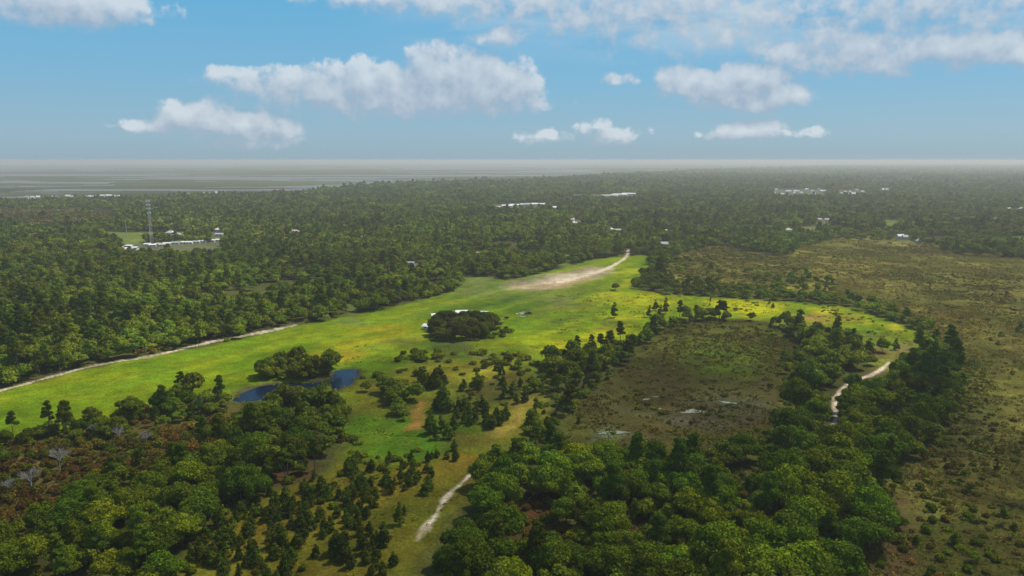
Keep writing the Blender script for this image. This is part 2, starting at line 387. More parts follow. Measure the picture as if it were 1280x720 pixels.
# ------------------------------------------------------------------ the ground
def ground_colour(x, y):
    n1 = fbm(x, y, 200, 21, 4)[:, None]
    base = np.array([.060, .064, .016])*(1+n1)
    base = np.broadcast_to(base, (len(x), 3)).copy()
    cls = np.zeros(len(x), int)     # 0 ground 1 grass 2 marsh 3 sand
    # marsh islands / coast flats
    far = smooth((y-2200)/800)[:, None]
    l = np.where(y > 1300, land(x, y), 99)
    inlag = (sd(x, y, coastp) > 0)
    st = fbm(x/3, y, 300, 31, 4)[:, None]
    base = np.where(inlag[:, None], np.array([.075, .085, .035])*(1+1.2*st), base)
    farr = smooth((y-1500)/3000)[:, None]*(~inlag[:, None])
    base = base*(1-farr)+farr*np.array([.045, .055, .022])
    names = {'grass_field': 1, 'marsh': 2, 'sand_track': 3}
    mot = fbm(x, y, 16, 41, 4)
    for z in zones:
        d = z.d(x, y)
        w = smooth(d/z.fe*.5+.5)*z.a
        if z.w is not None: w = w*np.clip(.8+1.6*fbm(x, y, 4, 43, 3), 0, 1)
        if z.mot: w = w*np.clip(.5+mot*3.2, 0, 1)
        w = w[:, None]
        base = base*(1-w)+z.col*w
        if z.cls: cls[d > 0] = names[z.cls]
    # long faint streaks down the mown field, along its length
    ax, ay = P(0, 520); bx_, by_ = P(740, 340); dl = math.hypot(bx_-ax, by_-ay); ux, uy = (bx_-ax)/dl, (by_-ay)/dl
    su, sv = x*ux+y*uy, -x*uy+y*ux
    st1 = fbm(su/14, sv, 7, 81, 3)[:, None]; st2 = fbm(su/5, sv, 26, 82, 4)[:, None]; st3 = fbm(x, y, 9, 83, 4)[:, None]
    gk = (cls == 1)
    gcv = base*(1+.45*st1+.7*st2+.5*st3); gcv = gcv*np.concatenate([1+.8*st2, 1+.15*st2, 1+0*st2], 1)
    base = np.where(gk[:, None], gcv, base)
    # the open marsh and hollow: patches of olive, brown and tan
    mk = (cls == 2)
    a1 = smooth(fbm(x, y, 30, 61, 5)*3.2+.5)[:, None]; a2 = smooth(fbm(x, y, 75, 62, 5)*3.2+.5)[:, None]; a3 = smooth(fbm(x, y, 11, 63, 3)*3+.42)[:, None]
    vc = base*(.62+.75*a1)
    vc = vc*(1-a2*.45)+np.array([.078, .092, .016])*a2*.45
    vc = vc*(1-(1-a3)*.4)+np.array([.05, .04, .014])*(1-a3)*.4
    base = np.where(mk[:, None], vc, base)
    return base, cls

cols_px = np.concatenate([[-9000, -4000, -2000, -1200, -700], np.arange(-400, 1700, 2.0), [2000, 2500, 3300, 5500, 10000]])
rows_y = np.concatenate([[-2000, -400, -50, 30, 80], unp(np.zeros(20), np.linspace(900, 742, 20))[1], unp(np.zeros(330), np.linspace(740, 246, 330))[1],
                         unp(np.zeros(75), np.linspace(245, 204, 75))[1], [26000, 30000, 36000, 42000]])
slope = (cols_px-640)/F
YY, SS = np.meshgrid(rows_y, slope, indexing='ij')
base_x = np.where(YY < 120, 120, YY)
XX = SS*base_x*1.02
gx, gy = XX.ravel(), YY.ravel()
gz = height(gx, gy)
gc, gcls = ground_colour(gx, gy)
nr, nc = YY.shape
ii = (np.arange(nr-1)[:, None]*nc+np.arange(nc-1)[None, :]).ravel()
quads = np.stack([ii, ii+1, ii+nc+1, ii+nc], 1)
qc = gcls[quads[:, 0]]
gv = np.stack([gx, gy, gz], 1)
for c, nm in ((0, 'ground'), (1, 'grass_field'), (2, 'marsh_ground'), (3, 'sand_track')):
    q = quads[qc == c]
    used, inv = np.unique(q, return_inverse=True)
    me = mesh_np(nm, gv[used], inv.reshape(-1, 4), M['ground'], gc[used], True)
    props(link(nm, me), kind='structure')

# lagoon: one big sheet under the marsh islands
def flat_poly(name, pts, z, m, kind='structure'):
    bm = bmesh.new(); vs = [bm.verts.new((p[0], p[1], z)) for p in pts]; f = bm.faces.new(vs)
    bmesh.ops.triangulate(bm, faces=[f])
    bmesh.ops.recalc_face_normals(bm, faces=bm.faces)
    if bm.faces and sum(f.normal.z for f in bm.faces) < 0: bmesh.ops.reverse_faces(bm, faces=bm.faces)
    me = bpy.data.meshes.new(name); bm.to_mesh(me); bm.free(); me.materials.append(m)
    return props(link(name, me), kind=kind)
flat_poly('lagoon_water', [(-60000, 1400), (60000, 1400), (60000, 42000), (-60000, 42000)], -1.2, M['lagoon'])
pc = pondp.mean(0)
bx = (pondp.min(0)-8, pondp.max(0)+8)
flat_poly('pond_water', [(bx[0][0], bx[0][1]), (bx[1][0], bx[0][1]), (bx[1][0], bx[1][1]), (bx[0][0], bx[1][1])], -.55, M['pond'])

def ragged(pts, na, ns, seed, step=1.0):
    w = wpoly(pts); out = []
    for i in range(len(w)):
        a, b = w[i], w[(i+1) % len(w)]
        n = max(2, int(np.hypot(*(b-a))/step))
        for k in range(n): out.append(a+(b-a)*k/n)
    o = np.array(out); dx = fbm(o[:, 0], o[:, 1], ns, seed, 3)*2*na; dy = fbm(o[:, 0], o[:, 1], ns, seed+9, 3)*2*na
    return np.stack([o[:, 0]+dx, o[:, 1]+dy], 1)
for i, p in enumerate(PUD[:6]):
    pts = ragged(p, 2.2, 6, 60+i)
    zt = float(height(pts[:, 0], pts[:, 1]).max())+.02
    flat_poly('shallow_puddle', pts, zt, M['puddle'])

# ------------------------------------------------------------------ plants: meshes
def cards(c, n, size, r, asp=1.0, curl=.0):
    """quads at centres c (k,3) with normals n, size (k)"""
    k = len(c)
    n = n/np.linalg.norm(n, axis=1)[:, None]
    t = r.normal(size=(k, 3)); t -= (t*n).sum(1)[:, None]*n; t /= np.linalg.norm(t, axis=1)[:, None]
    b = np.cross(n, t)
    s = size[:, None]*.5
    a1 = s*(.7+.6*r.random((k, 1))); a2 = s*asp*(.7+.6*r.random((k, 1)))
    v = np.stack([c-t*a1-b*a2*.6, c+t*a1*.7-b*a2, c+t*a1+b*a2*.7, c-t*a1*.6+b*a2], 1).reshape(-1, 3)
    f = np.arange(4*k).reshape(k, 4)
    return v, f

def ico(c, rad, r, sub=1, amp=.15):
    bm = bmesh.new(); bmesh.ops.create_icosphere(bm, subdivisions=sub, radius=1)
    v = np.array([x.co[:] for x in bm.verts]); f = np.array([[q.index for q in p.verts] for p in bm.faces]); bm.free()
    v = v*(1+amp*r.normal(size=(len(v), 1)))*rad+c
    return v, f

def build_crown(name, lobes, r, ncard, size, jit=.55, asp=1.0, blob=.72, vr=(.5, 1.55), low=-.55, sub=1):
    V, Fq, vt = [], [], []; off = 0
    w = np.array([l[3]**2 for l in lobes]); w = w/w.sum()
    for l, ww in zip(lobes, w):
        c = np.array(l[:3]); rad = np.array([l[3], l[3], l[3]*l[4]])
        k = max(4, int(ncard*ww))
        d = r.normal(size=(k*2, 3)); d /= np.linalg.norm(d, axis=1)[:, None]; d = d[d[:, 2] > low][:k]; k = len(d)
        lump = 1+.12*np.sin(d[:, 0]*7+c[0])*np.cos(d[:, 1]*6+c[1])+.1*r.normal(size=k)
        p = c+d*rad*lump[:, None]
        n = d/rad+jit*r.normal(size=(k, 3))/rad.mean()
        v, f = cards(p, n, size*(.6+.8*r.random(k)), r, asp)
        lv = r.uniform(.9, 1.12)
        V.append(v); Fq.append(f+off); off += len(v); vt.append(np.repeat(r.uniform(vr[0], vr[1], k)*lv, 4))
        if blob:  # solid inner blob added to block light through the crown, toned darker
            v, f = ico(c, rad*blob, r, sub); f = np.concatenate([f, f[:, 2:3]], 1)
            # triangle stored as a quad would be degenerate: split list kept apart below
            V.append(v); Fq.append(('t', f[:, :3]+off)); off += len(v); vt.append(np.full(len(v), .85))
    v = np.concatenate(V); vt = np.concatenate(vt)
    qs = [f for f in Fq if not isinstance(f, tuple)]; ts = [f[1] for f in Fq if isinstance(f, tuple)]
    q = np.concatenate(qs)
    tri = np.concatenate([q[:, [0, 1, 2]], q[:, [0, 2, 3]]]+ts)
    me = mesh_np(name, v, tri, M['foliage'], None, False, vt)
    return me

def lobes_broad(r, R_, Ht, n=9):
    L = [(r.normal()*.4, r.normal()*.4, Ht*.68, R_*.62, .8)]
    for i in range(n):
        a = 2*math.pi*(i+r.random()*.7)/n
        q = r.uniform(.45, .78)*R_
        L.append((q*math.cos(a), q*math.sin(a), Ht*r.uniform(.42, .74), R_*r.uniform(.3, .48), r.uniform(.7, .95)))
    for i in range(3):
        a = r.random()*6.28; q = r.uniform(.1, .4)*R_
        L.append((q*math.cos(a), q*math.sin(a), Ht*r.uniform(.76, .88), R_*r.uniform(.26, .38), .8))
    return L
def lobes_pine(r, R_, Ht, n=11):
    L = []
    for i in range(n):
        t = i/(n-1); a = i*2.4+r.random()
        q = R_*(.68-.5*t)*r.uniform(.6, 1.1)
        L.append((q*math.cos(a), q*math.sin(a), Ht*(.52+.42*t), R_*r.uniform(.28, .42)*(1-.25*t), r.uniform(.55, .8)))
    return L
def lobes_young(r, R_, Ht):
    L = []
    lv = 6
    lean = r.normal(size=2)*.25
    for k in range(lv):
        t = k/(lv-1); m = [3, 4, 4, 3, 2, 1][k]
        w = R_*(.62, .72, .62, .45, .28, 0)[k]
        for j in range(m):
            if m > 1 and r.random() < .14: continue
            a = 2*math.pi*j/m+k*.8+r.normal()*.5; q = w*r.uniform(.6, 1.15) if m > 1 else 0
            L.append((q*math.cos(a)+lean[0]*t, q*math.sin(a)+lean[1]*t, Ht*(.2+.74*t)+r.normal()*.15, R_*(.44-.16*t)*r.uniform(.8, 1.25), r.uniform(.6, 1.0)))
    return L
def lobes_shrub(r, R_, Ht):
    L = [(0, 0, Ht*.45, R_*.7, Ht/R_*.6)]
    for i in range(5):
        a = i*1.25+r.random(); q = R_*r.uniform(.35, .65)
        L.append((q*math.cos(a), q*math.sin(a), Ht*r.uniform(.3, .5), R_*r.uniform(.3, .5), Ht/R_*.8))
    return L

def tube(bm, a, b, r0, r1, n=6):
    a = np.array(a, float); b = np.array(b, float); d = b-a; d /= np.linalg.norm(d)
    t = np.cross(d, [0, 0, 1]) if abs(d[2]) < .95 else np.cross(d, [1, 0, 0]); t /= np.linalg.norm(t); s = np.cross(d, t)
    r_ = []
    for c, rad in ((a, r0), (b, r1)):
        r_.append([bm.verts.new(c+(t*math.cos(2*math.pi*k/n)+s*math.sin(2*math.pi*k/n))*rad) for k in range(n)])
    for k in range(n): bm.faces.new((r_[0][k], r_[0][(k+1) % n], r_[1][(k+1) % n], r_[1][k]))
    bm.faces.new(r_[0][::-1]); bm.faces.new(r_[1])
def box(bm, c, s, rz=0):
    from mathutils import Matrix
    m = Matrix.Translation(c) @ Matrix.Rotation(rz, 4, 'Z') @ Matrix.Diagonal((*s, 1))
    bmesh.ops.create_cube(bm, size=1, matrix=m)
def tomesh(name, bm, m):
    me = bpy.data.meshes.new(name); bm.to_mesh(me); bm.free()
    me.materials.append(m); return me

def trunk_mesh(r, lobes, Ht, rad, top, m, nl=5):
    bm = bmesh.new()
    k = np.array([0, 0, 0.]); segs = 4; pts = [np.array([0, 0, -.3])]
    for i in range(1, segs+1): pts.append(np.array([r.normal()*.12*i, r.normal()*.12*i, top*i/segs]))
    for i in range(segs): tube(bm, pts[i], pts[i+1], rad*(1-.17*i), rad*(1-.17*(i+1)), 7)
    for l in lobes[:nl]:
        s = pts[2]*.4+pts[3]*.6 if l[2] < top else pts[3]
        tube(bm, s, (l[0], l[1], l[2]), rad*.38, rad*.12, 5)
    return tomesh('trunk', bm, m)

protos = {}
def make_protos():
    for i in range(6):
        r = np.random.default_rng(100+i)
        R_, Ht = r.uniform(4.6, 6.2), r.uniform(9.5, 13)
        L = lobes_broad(r, R_, Ht, 8+i % 3)
        protos.setdefault('broad', []).append((build_crown('crown', L, r, 8500, .44), trunk_mesh(r, L, Ht, .32, Ht*.62, M['bark'])))
    for i in range(5):
        r = np.random.default_rng(200+i)
        R_, Ht = r.uniform(3.0, 4.2), r.uniform(14, 18)
        L = lobes_pine(r, R_, Ht, 10+i)
        protos.setdefault('pine', []).append((build_crown('crown', L, r, 5200, .38, jit=.9, asp=.7, blob=.6), trunk_mesh(r, L, Ht, .24, Ht*.92, M['bark'], 9)))
    for i in range(5):
        r = np.random.default_rng(300+i)
        R_, Ht = r.uniform(1.5, 2.1), r.uniform(4.5, 6.5)
        L = lobes_young(r, R_, Ht)
        protos.setdefault('young', []).append((build_crown('crown', L, r, 1100, .42, jit=.9, asp=.6, blob=.5), trunk_mesh(r, L, Ht, .1, Ht*.9, M['bark'], 6)))
    for i in range(5):
        r = np.random.default_rng(400+i)
        R_, Ht = r.uniform(1.6, 2.6), r.uniform(1.7, 2.8)
        L = lobes_shrub(r, R_, Ht)
        protos.setdefault('shrub', []).append((build_crown('shrub', L, r, 900, .42, jit=.7, blob=.7, low=-.2), None))
    for i in range(3):       # leafless grey trees
        r = np.random.default_rng(500+i); bm = bmesh.new(); Ht = r.uniform(6, 8)
        tube(bm, (0, 0, -.2), (.1, .1, Ht*.4), .2, .15, 7)
        def br(p, d, ln, rd, lv):
            e = p+d*ln; tube(bm, p, e, rd, rd*.55, 5)
            if lv:
                for q in range(4):
                    nd_ = d+r.normal(size=3)*.5; nd_[2] = abs(nd_[2])*.8+.15; nd_ /= np.linalg.norm(nd_); br(p+d*ln*r.uniform(.5, 1), nd_, ln*.66, rd*.5, lv-1)
        for q in range(6):
            a = q*1.05; d = np.array([math.cos(a)*.6, math.sin(a)*.6, 1.0]); br(np.array([0.1, .1, Ht*.3+.1*q]), d/np.linalg.norm(d), Ht*.3, .1, 3)
        protos.setdefault('dead', []).append((tomesh('branches', bm, M['deadwood']), None))
    # lighter versions for the masses
    for i in range(5):
        r = np.random.default_rng(600+i); R_, Ht = r.uniform(4.2, 6.0), r.uniform(9, 12.5)
        protos.setdefault('broad_mid', []).append(build_crown('crown', lobes_broad(r, R_, Ht, 6), r, 1500, .82, blob=.8, vr=(.72, 1.28)))
        protos.setdefault('broad_far', []).append(build_crown('crown', lobes_broad(r, R_, Ht, 4)[:6], r, 170, 2.1, blob=.85, vr=(.72, 1.28)))
    for i in range(4):
        r = np.random.default_rng(700+i); R_, Ht = r.uniform(3.6, 4.6), r.uniform(11, 13.5)
        protos.setdefault('pine_mid', []).append(build_crown('crown', lobes_pine(r, R_, Ht, 8), r, 900, .8, jit=.9, blob=.7, vr=(.72, 1.28)))
        protos.setdefault('pine_far', []).append(build_crown('crown', lobes_pine(r, R_*1.1, Ht, 5), r, 120, 1.9, jit=.9, blob=.8, vr=(.72, 1.28)))
    for i in range(4):
        r = np.random.default_rng(800+i); R_, Ht = r.uniform(1.6, 2.8), r.uniform(1.4, 2.6)
        protos.setdefault('shrub_mid', []).append(build_crown('shrub', lobes_shrub(r, R_, Ht), r, 240, .75, jit=.8, blob=.75, low=-.2))
        protos.setdefault('shrub_far', []).append(build_crown('shrub', lobes_shrub(r, R_*1.2, Ht)[:3], r, 60, 1.2, jit=.8, blob=.8, low=-.2))
make_protos()
for i in range(4):
    r = np.random.default_rng(900+i)
    L = [(r.normal()*1.5, r.normal()*1.5, .05, r.uniform(.22, .6), r.uniform(.9, 1.6)) for q in range(11)]
    protos.setdefault('tuss', []).append(build_crown('tussock', L, r, 130, .42, jit=1.3, asp=.5, blob=.0, vr=(.6, 1.5), low=.0))

# ------------------------------------------------------------------ plants: where
keep = [  # also free of trees
    [(560, 606), (604, 594), (600, 650), (572, 700), (552, 740), (480, 740), (490, 700), (530, 640)],                    # in front of the foreground sand track
    [(1027, 482), (1066, 478), (1061, 520), (1060, 566), (1025, 566)], [(1058, 464), (1120, 450), (1126, 466), (1098, 492), (1060, 494)],
    [(505, 500), (538, 496), (545, 545), (500, 550)], [(600, 560), (630, 515), (672, 490), (672, 512), (640, 560), (625, 575)],
    [(418, 458), (450, 458), (450, 494), (424, 500)], [(284, 492), (330, 484), (336, 516), (284, 522)],
]
keepp = [wpoly(p) for p in keep]

VEG = [  # polygon of trunk bases, (broad, pine, young, green shrub, brown shrub) chances, size
    ('forest', None, (.70, .24, 0, .04, .02), 1.0),
    ('olive', [(-600, 292), (0, 288), (90, 285), (150, 276), (140, 263), (0, 262), (-600, 272)], (.0, .02, 0, .35, .45), 1.0),
    ('rust', [(170, 400), (210, 388), (290, 385), (310, 395), (260, 405), (190, 412)], (.25, .1, 0, .1, .5), .9),
    ('marsh', MARSH, (.0, .0015, .003, .035, .045), .5),
    ('marsh_corner', [(1180, 560), (1400, 540), (1500, 1000), (1200, 1000)], (.004, .010, .012, .13, .06), .5),
    ('marsh_wood', [(1048, 290), (1110, 288), (1160, 300), (1240, 315), (1250, 322), (1200, 316), (1130, 300), (1060, 300)], (.3, .1, 0, .3, .1), .8),
    ('right_low', [(1075, 1000), (1090, 690), (1110, 600), (1150, 555), (1290, 540), (1250, 620), (1240, 720), (1340, 1000)], (.015, .012, .035, .26, .10), .52),
    ('right_edge', [(1190, 490), (1214, 440), (1240, 470), (1240, 520), (1200, 560), (1160, 570), (1185, 520)], (.015, .01, .02, .36, .15), .6),
    ('upper_marsh', [(830, 350), (840, 322), (900, 306), (965, 322), (1000, 330), (1040, 350), (1000, 362), (900, 358)], (.012, .01, .0, .14, .16), .62),
    ('right_isle', [(950, 352), (1000, 344), (1040, 352), (1050, 366), (1000, 366), (955, 362)], (.16, .06, 0, .3, .1), .75),
    ('hedge', [(786, 362), (790, 345), (815, 330), (820, 350), (850, 356), (900, 358), (960, 362), (1010, 370), (1060, 374), (1100, 386), (1150, 404), (1165, 420), (1150, 424), (1130, 410), (1085, 392), (1040, 382), (980, 378), (900, 372), (850, 370)], (.85, .05, 0, .1, 0), .72),
    ('field', AIR, (0, 0, 0, 0, 0), 1),
    ('scrub', SCRUB, (.015, .01, .0, .20, .72), 1.0),
    ('edge_wood', [(0, 552), (40, 548), (110, 534), (160, 536), (230, 518), (290, 510), (290, 520), (200, 538), (120, 552), (0, 562)], (.30, .12, 0, .3, .2), .66),
    ('left_wood', [(-400, 1100), (-60, 840), (0, 810), (50, 770), (110, 716), (145, 690), (200, 644), (250, 598), (300, 566), (340, 545), (400, 530), (445, 535), (440, 562), (360, 590), (345, 606), (300, 640), (250, 668), (225, 700), (150, 760), (0, 900)], (.72, .12, 0, .12, .04), 1.0),
    ('pond_wood', [(345, 505), (410, 492), (430, 510), (440, 540), (400, 545), (340, 540)], (.6, .1, 0, .3, 0), .8),
    ('pond_grove', [(326, 462), (360, 455), (418, 460), (412, 470), (380, 474), (336, 476)], (1, .0, 0, 0, 0), .85),
    ('green_scrub', [(425, 500), (480, 492), (512, 512), (508, 545), (560, 552), (640, 560), (640, 582), (560, 580), (520, 572), (450, 582), (435, 545)], (.05, .02, .08, .72, 0), .8),
    ('mead', MEAD, (0, 0, .012, .04, 0), .8),
    ('clearing', CLEAR, (0, 0, .0, .02, .02), .8),
    ('band', [(650, 520), (652, 488), (680, 474), (730, 468), (760, 460), (800, 456), (808, 466), (770, 482), (728, 502), (702, 525), (690, 565), (640, 585), (640, 545)], (.38, .30, .08, .12, 0), .68),
    ('burn', BURN, (0, 0, .004, .10, .05), .55),
    ('burn_edge', [(790, 470), (800, 435), (860, 405), (960, 404), (960, 420), (860, 430), (820, 460)], (.0, .0, .015, .22, .05), .5),
    ('burn_top', [(980, 440), (1008, 442), (1015, 500), (985, 530), (965, 500), (975, 470)], (.20, .0, .02, .3, .05), .62),
    ('right_wood', [(1005, 458), (1035, 453), (1070, 462), (1088, 480), (1100, 470), (1130, 462), (1140, 445), (1180, 450), (1208, 478), (1200, 510), (1165, 555), (1110, 590), (1085, 650), (1078, 720), (1050, 1000), (400, 1000), (480, 740),
                    (560, 690), (590, 650), (600, 612), (640, 592), (740, 586), (860, 592), (910, 574), (970, 548), (1000, 508)], (.77, .09, 0, .1, .02), 1.0),
    ('red_gap', [(642, 632), (690, 618), (700, 640), (696, 700), (650, 706)], (.02, .0, .04, .25, .35), .62),
    ('red_gap', [(765, 640), (800, 636), (806, 662), (772, 668)], (.02, .0, .04, .25, .35), .62),
    ('mid_gap', [(880, 600), (960, 570), (980, 600), (920, 630)], (.3, 0, 0, .5, .1), .7),
]
vegp = [(n, None if p is None else wpoly(p), m, s) for n, p, m, s in VEG]

def veg_at(x, y):
    zi = np.zeros(len(x), int)
    for k, (n, p, m, s) in enumerate(vegp):
        if p is None: continue
        nn = 3.0*2*fbm(x, y, 12, 77+k, 2) if n not in ('marsh', 'forest') else 14*2*fbm(x, y, 60, 77, 2)
        zi[sd(x, y, p)+nn > 0] = k
    ok = np.ones(len(x), bool)
    for p in openp+keepp: ok &= sd(x, y, p) < 0
    for z in zones:
        if z.cls == 'sand_track': ok &= z.d(x, y) < -2
    ok &= sd(x, y, pondp) < -1
    ok &= ~((zi == 0) & (y > 500) & (fbm(x, y, 60, 96, 4) > .17))
    ok &= np.where(y > 1200, land(x, y) > 12, True) & (np.where(y > 1500, -sd(x, y, coastp), 99) > 5)
    return zi, ok

def grid(y0, y1, sp, seed):
    r = np.random.default_rng(seed)
    out = []
    ys = np.arange(y0, y1, sp*.87)
    for k, yy in enumerate(ys):
        w = yy*.80+40
        xs = np.arange(-w, w, sp)+(k % 2)*sp*.5
        out.append(np.stack([xs, np.full(len(xs), yy)], 1))
    o = np.concatenate(out)
    return o+r.uniform(-.42, .42, o.shape)*sp, r

KN = ['broad', 'pine', 'young', 'gshrub', 'bshrub']
plants = []     # (kind, x, y, size, zone)
def scatter(y0, y1, sp, seed, pick, szm=1.0):
    """pick: indices of kinds this grid lays out"""
    p, r = grid(y0, y1, sp, seed)
    x, y = p[:, 0], p[:, 1]
    zi, ok = veg_at(x, y)
    mix = np.array([v[2] for v in vegp])[zi]; s = np.array([v[3] for v in vegp])[zi]
    u = r.random(len(x)); cum = np.cumsum(mix, 1)
    patch = fbm(x, y, 45, 91, 3)*.25     # kinds gather in patches
    kk = (u[:, None]+patch[:, None] > cum).sum(1)
    kk = np.where((u+patch) < 0, 0, kk)
    nz = (mix.sum(1) > 0) & (kk < 5)
    sz = s*r.uniform(.62, 1.22, len(x))*szm*(1+.55*fbm(x, y, 130, 95, 3))
    for i in np.nonzero(ok & nz & np.isin(kk, pick))[0]:
        if mix[i][kk[i]] <= 0: continue
        plants.append((KN[kk[i]], x[i], y[i], sz[i], vegp[zi[i]][0]))
scatter(118, 420, 5.7, 1, [0, 1], .80)
scatter(420, 1000, 6.6, 2, [0, 1], .88)
scatter(1000, 2300, 9.5, 3, [0, 1], 1.1)
scatter(2300, 4600, 16, 4, [0, 1], 1.55)
scatter(4600, 14000, 42, 5, [0, 1], 3.2)
scatter(118, 420, 3.4, 6, [2, 3, 4])
scatter(420, 800, 5.0, 7, [2, 3, 4], 1.15)
scatter(800, 1900, 10, 8, [2, 3, 4], 1.9)

def clump(kind, px, py, n, spread, size, zone, seed=0, spy=None):
    r = np.random.default_rng(int(px*7+py*13+seed)); x, y = P(px, py)
    for i in range(n):
        plants.append((kind, x+r.normal()*spread, y+r.normal()*(spy or spread), size*r.uniform(.75, 1.2), zone))
def at(kind, px, py, size, zone): 
    x, y = P(px, py); plants.append((kind, x, y, size, zone))

# young pines of the foreground clearing
ZC = 'clearing'
for px, py, n, sp in [(150, 690, 8, 5), (185, 672, 8, 5), (215, 650, 8, 4), (255, 645, 9, 4), (285, 625, 6, 3), (330, 650, 8, 5), (300, 690, 10, 5), (350, 640, 9, 5), (370, 620, 8, 4), (385, 650, 7, 4), (400, 660, 6, 3),
                      (360, 680, 5, 4), (450, 620, 8, 4), (465, 632, 8, 4), (440, 645, 5, 3), (455, 660, 5, 3), (480, 610, 6, 4), (500, 605, 6, 4), (520, 600, 4, 2), (545, 570, 6, 4), (470, 590, 8, 5),
                      (430, 585, 6, 3), (520, 585, 5, 4), (420, 690, 5, 2.5), (455, 710, 6, 3), (470, 690, 4, 2.5), (330, 715, 5, 5), (360, 720, 4, 3), (240, 700, 8, 6), (270, 720, 8, 6), (200, 710, 8, 6), (450, 680, 4, 3), (320, 660, 6, 4)]:
    clump('young', px, py, n, sp, .68, ZC)
for px, py, s in [(500, 656, .95), (531, 618, .9), (536, 612, .8), (478, 682, 1.1), (480, 676, .8), (430, 700, 1.3), (420, 694, 1.1), (505, 643, .5), (463, 668, .7), (380, 672, .8)]: at('young', px, py, s, ZC)
for px, py in [(250, 672), (290, 650), (340, 668), (375, 630), (400, 640), (300, 705), (420, 610), (440, 575), (490, 580), (530, 575), (360, 700), (230, 690), (460, 600)]: clump('gshrub', px, py, 4, 5, .7, ZC)
for px, py in [(180, 700), (230, 680), (270, 660), (310, 690), (345, 640), (370, 655), (395, 625), (330, 705), (210, 665)]: clump('young', px, py, 7, 6, .8, ZC, 5)
# meadow pines
ZM = 'meadow'
for px, py, n, sp in [(556, 512, 4, 2.5), (530, 480, 4, 3), (546, 480, 3, 2), (575, 512, 3, 3), (585, 515, 3, 3), (600, 512, 4, 3), (556, 540, 4, 3), (620, 535, 4, 2.5), (628, 525, 4, 2.5), (608, 530, 3, 2), (648, 500, 4, 3), (540, 545, 3, 3), (590, 530, 3, 3), (640, 480, 3, 4)]:
    clump('young', px, py, n, sp, 1.0, ZM)
for px, py, s in [(595, 488, 1.35), (598, 487, 1.2), (578, 488, 1.0), (630, 498, 1.2), (627, 470, .9), (546, 484, 1.9), (543, 486, 1.6), (531, 484, 1.6), (556, 514, 1.9), (552, 512, 1.5)]: at('young', px, py, s, ZM)
for px, py, n, sp, s in [(490, 496, 5, 4, .72), (512, 500, 5, 4, .7), (480, 490, 3, 3, .6), (485, 518, 3, 4, .6)]: clump('broad', px, py, n, sp, s, ZM)
clump('gshrub', 528, 450, 12, 5, 1.3, ZM, spy=9); clump('gshrub', 505, 446, 4, 3, 1.0, ZM, spy=5)
clump('gshrub', 612, 462, 10, 8, 1.0, ZM, spy=8); clump('gshrub', 640, 450, 14, 8, 1.2, ZM, spy=12); clump('gshrub', 600, 446, 8, 8, .9, ZM, spy=8)
at('gshrub', 471, 471, 1.1, ZM); at('gshrub', 453, 473, .7, ZM); at('gshrub', 592, 455, .9, ZM)
# lone plants of the bright field
ZF = 'open field'
at('young', 768, 397, 1.5, ZF); at('young', 812, 397, 1.1, ZF); at('young', 819, 388, 1.3, ZF); at('young', 826, 396, 1.2, ZF); at('young', 832, 392, 1.4, ZF)
for px, py, s in [(966, 385, 1.1), (961, 380, 1.0), (888, 377, .9), (887, 382, .6), (846, 402, 1.0), (862, 402, .7), (870, 398, .8), (879, 398, .6), (904, 400, 1.1), (964, 405, 1.2), (963, 410, 1.0)]: at('young', px, py, s*.65, ZF)
for px, py, n, sp in [(1065, 396, 12, 9), (1032, 386, 5, 6), (1036, 393, 6, 5), (1005, 405, 4, 6), (1050, 412, 4, 8), (1088, 416, 2, 3), (918, 385, 5, 8), (940, 380, 4, 8), (845, 414, 5, 8), (870, 406, 4, 8), (820, 427, 4, 6), (835, 419, 4, 7),
                      (990, 420, 12, 9), (1010, 424, 10, 8), (980, 410, 7, 8), (1065, 430, 4, 4)]:
    clump('gshrub', px, py, n, sp, .62, ZF, spy=sp*1.3)
at('young', 1087, 441, 1.5, ZF); at('broad', 1103, 440, .62, ZF); at('young', 1119, 437, 1.1, ZF)
clump('broad', 1015, 448, 7, 8, .6, ZF, spy=9)
clump('broad', 778, 362, 2, 3, .5, ZF); clump('broad', 800, 356, 3, 5, .5, ZF)
# edge of the airfield, lower left: pines standing clear above the scrub
for px, py, s in [(17, 548, .62), (62, 546, .78), (80, 544, .86), (84, 543, .8), (276, 512, .8), (205, 520, .8)]: at('pine', px, py, s, 'field edge')
for px, py, s in [(100, 545, .6), (168, 528, .55), (202, 516, .85), (214, 520, .7), (148, 545, .75), (128, 545, .7), (235, 512, .65), (330, 470, .7), (8, 560, .5), (30, 560, .5)]: at('broad', px, py, s, 'field edge')
for px, py, s in [(120, 548, .9), (150, 552, .8), (250, 515, .8), (40, 612, 1.1), (75, 588, 1.0), (12, 618, .8), (184, 556, .7), (140, 548, .8)]: at('dead', px, py, s, 'scrub')
# lone pines on the right marsh
for px, py, s in [(1253, 655, .35), (1266, 672, .33), (1205, 600, .35), (1220, 560, .3), (1240, 545, .3)]: at('pine', px, py, s, 'marsh')
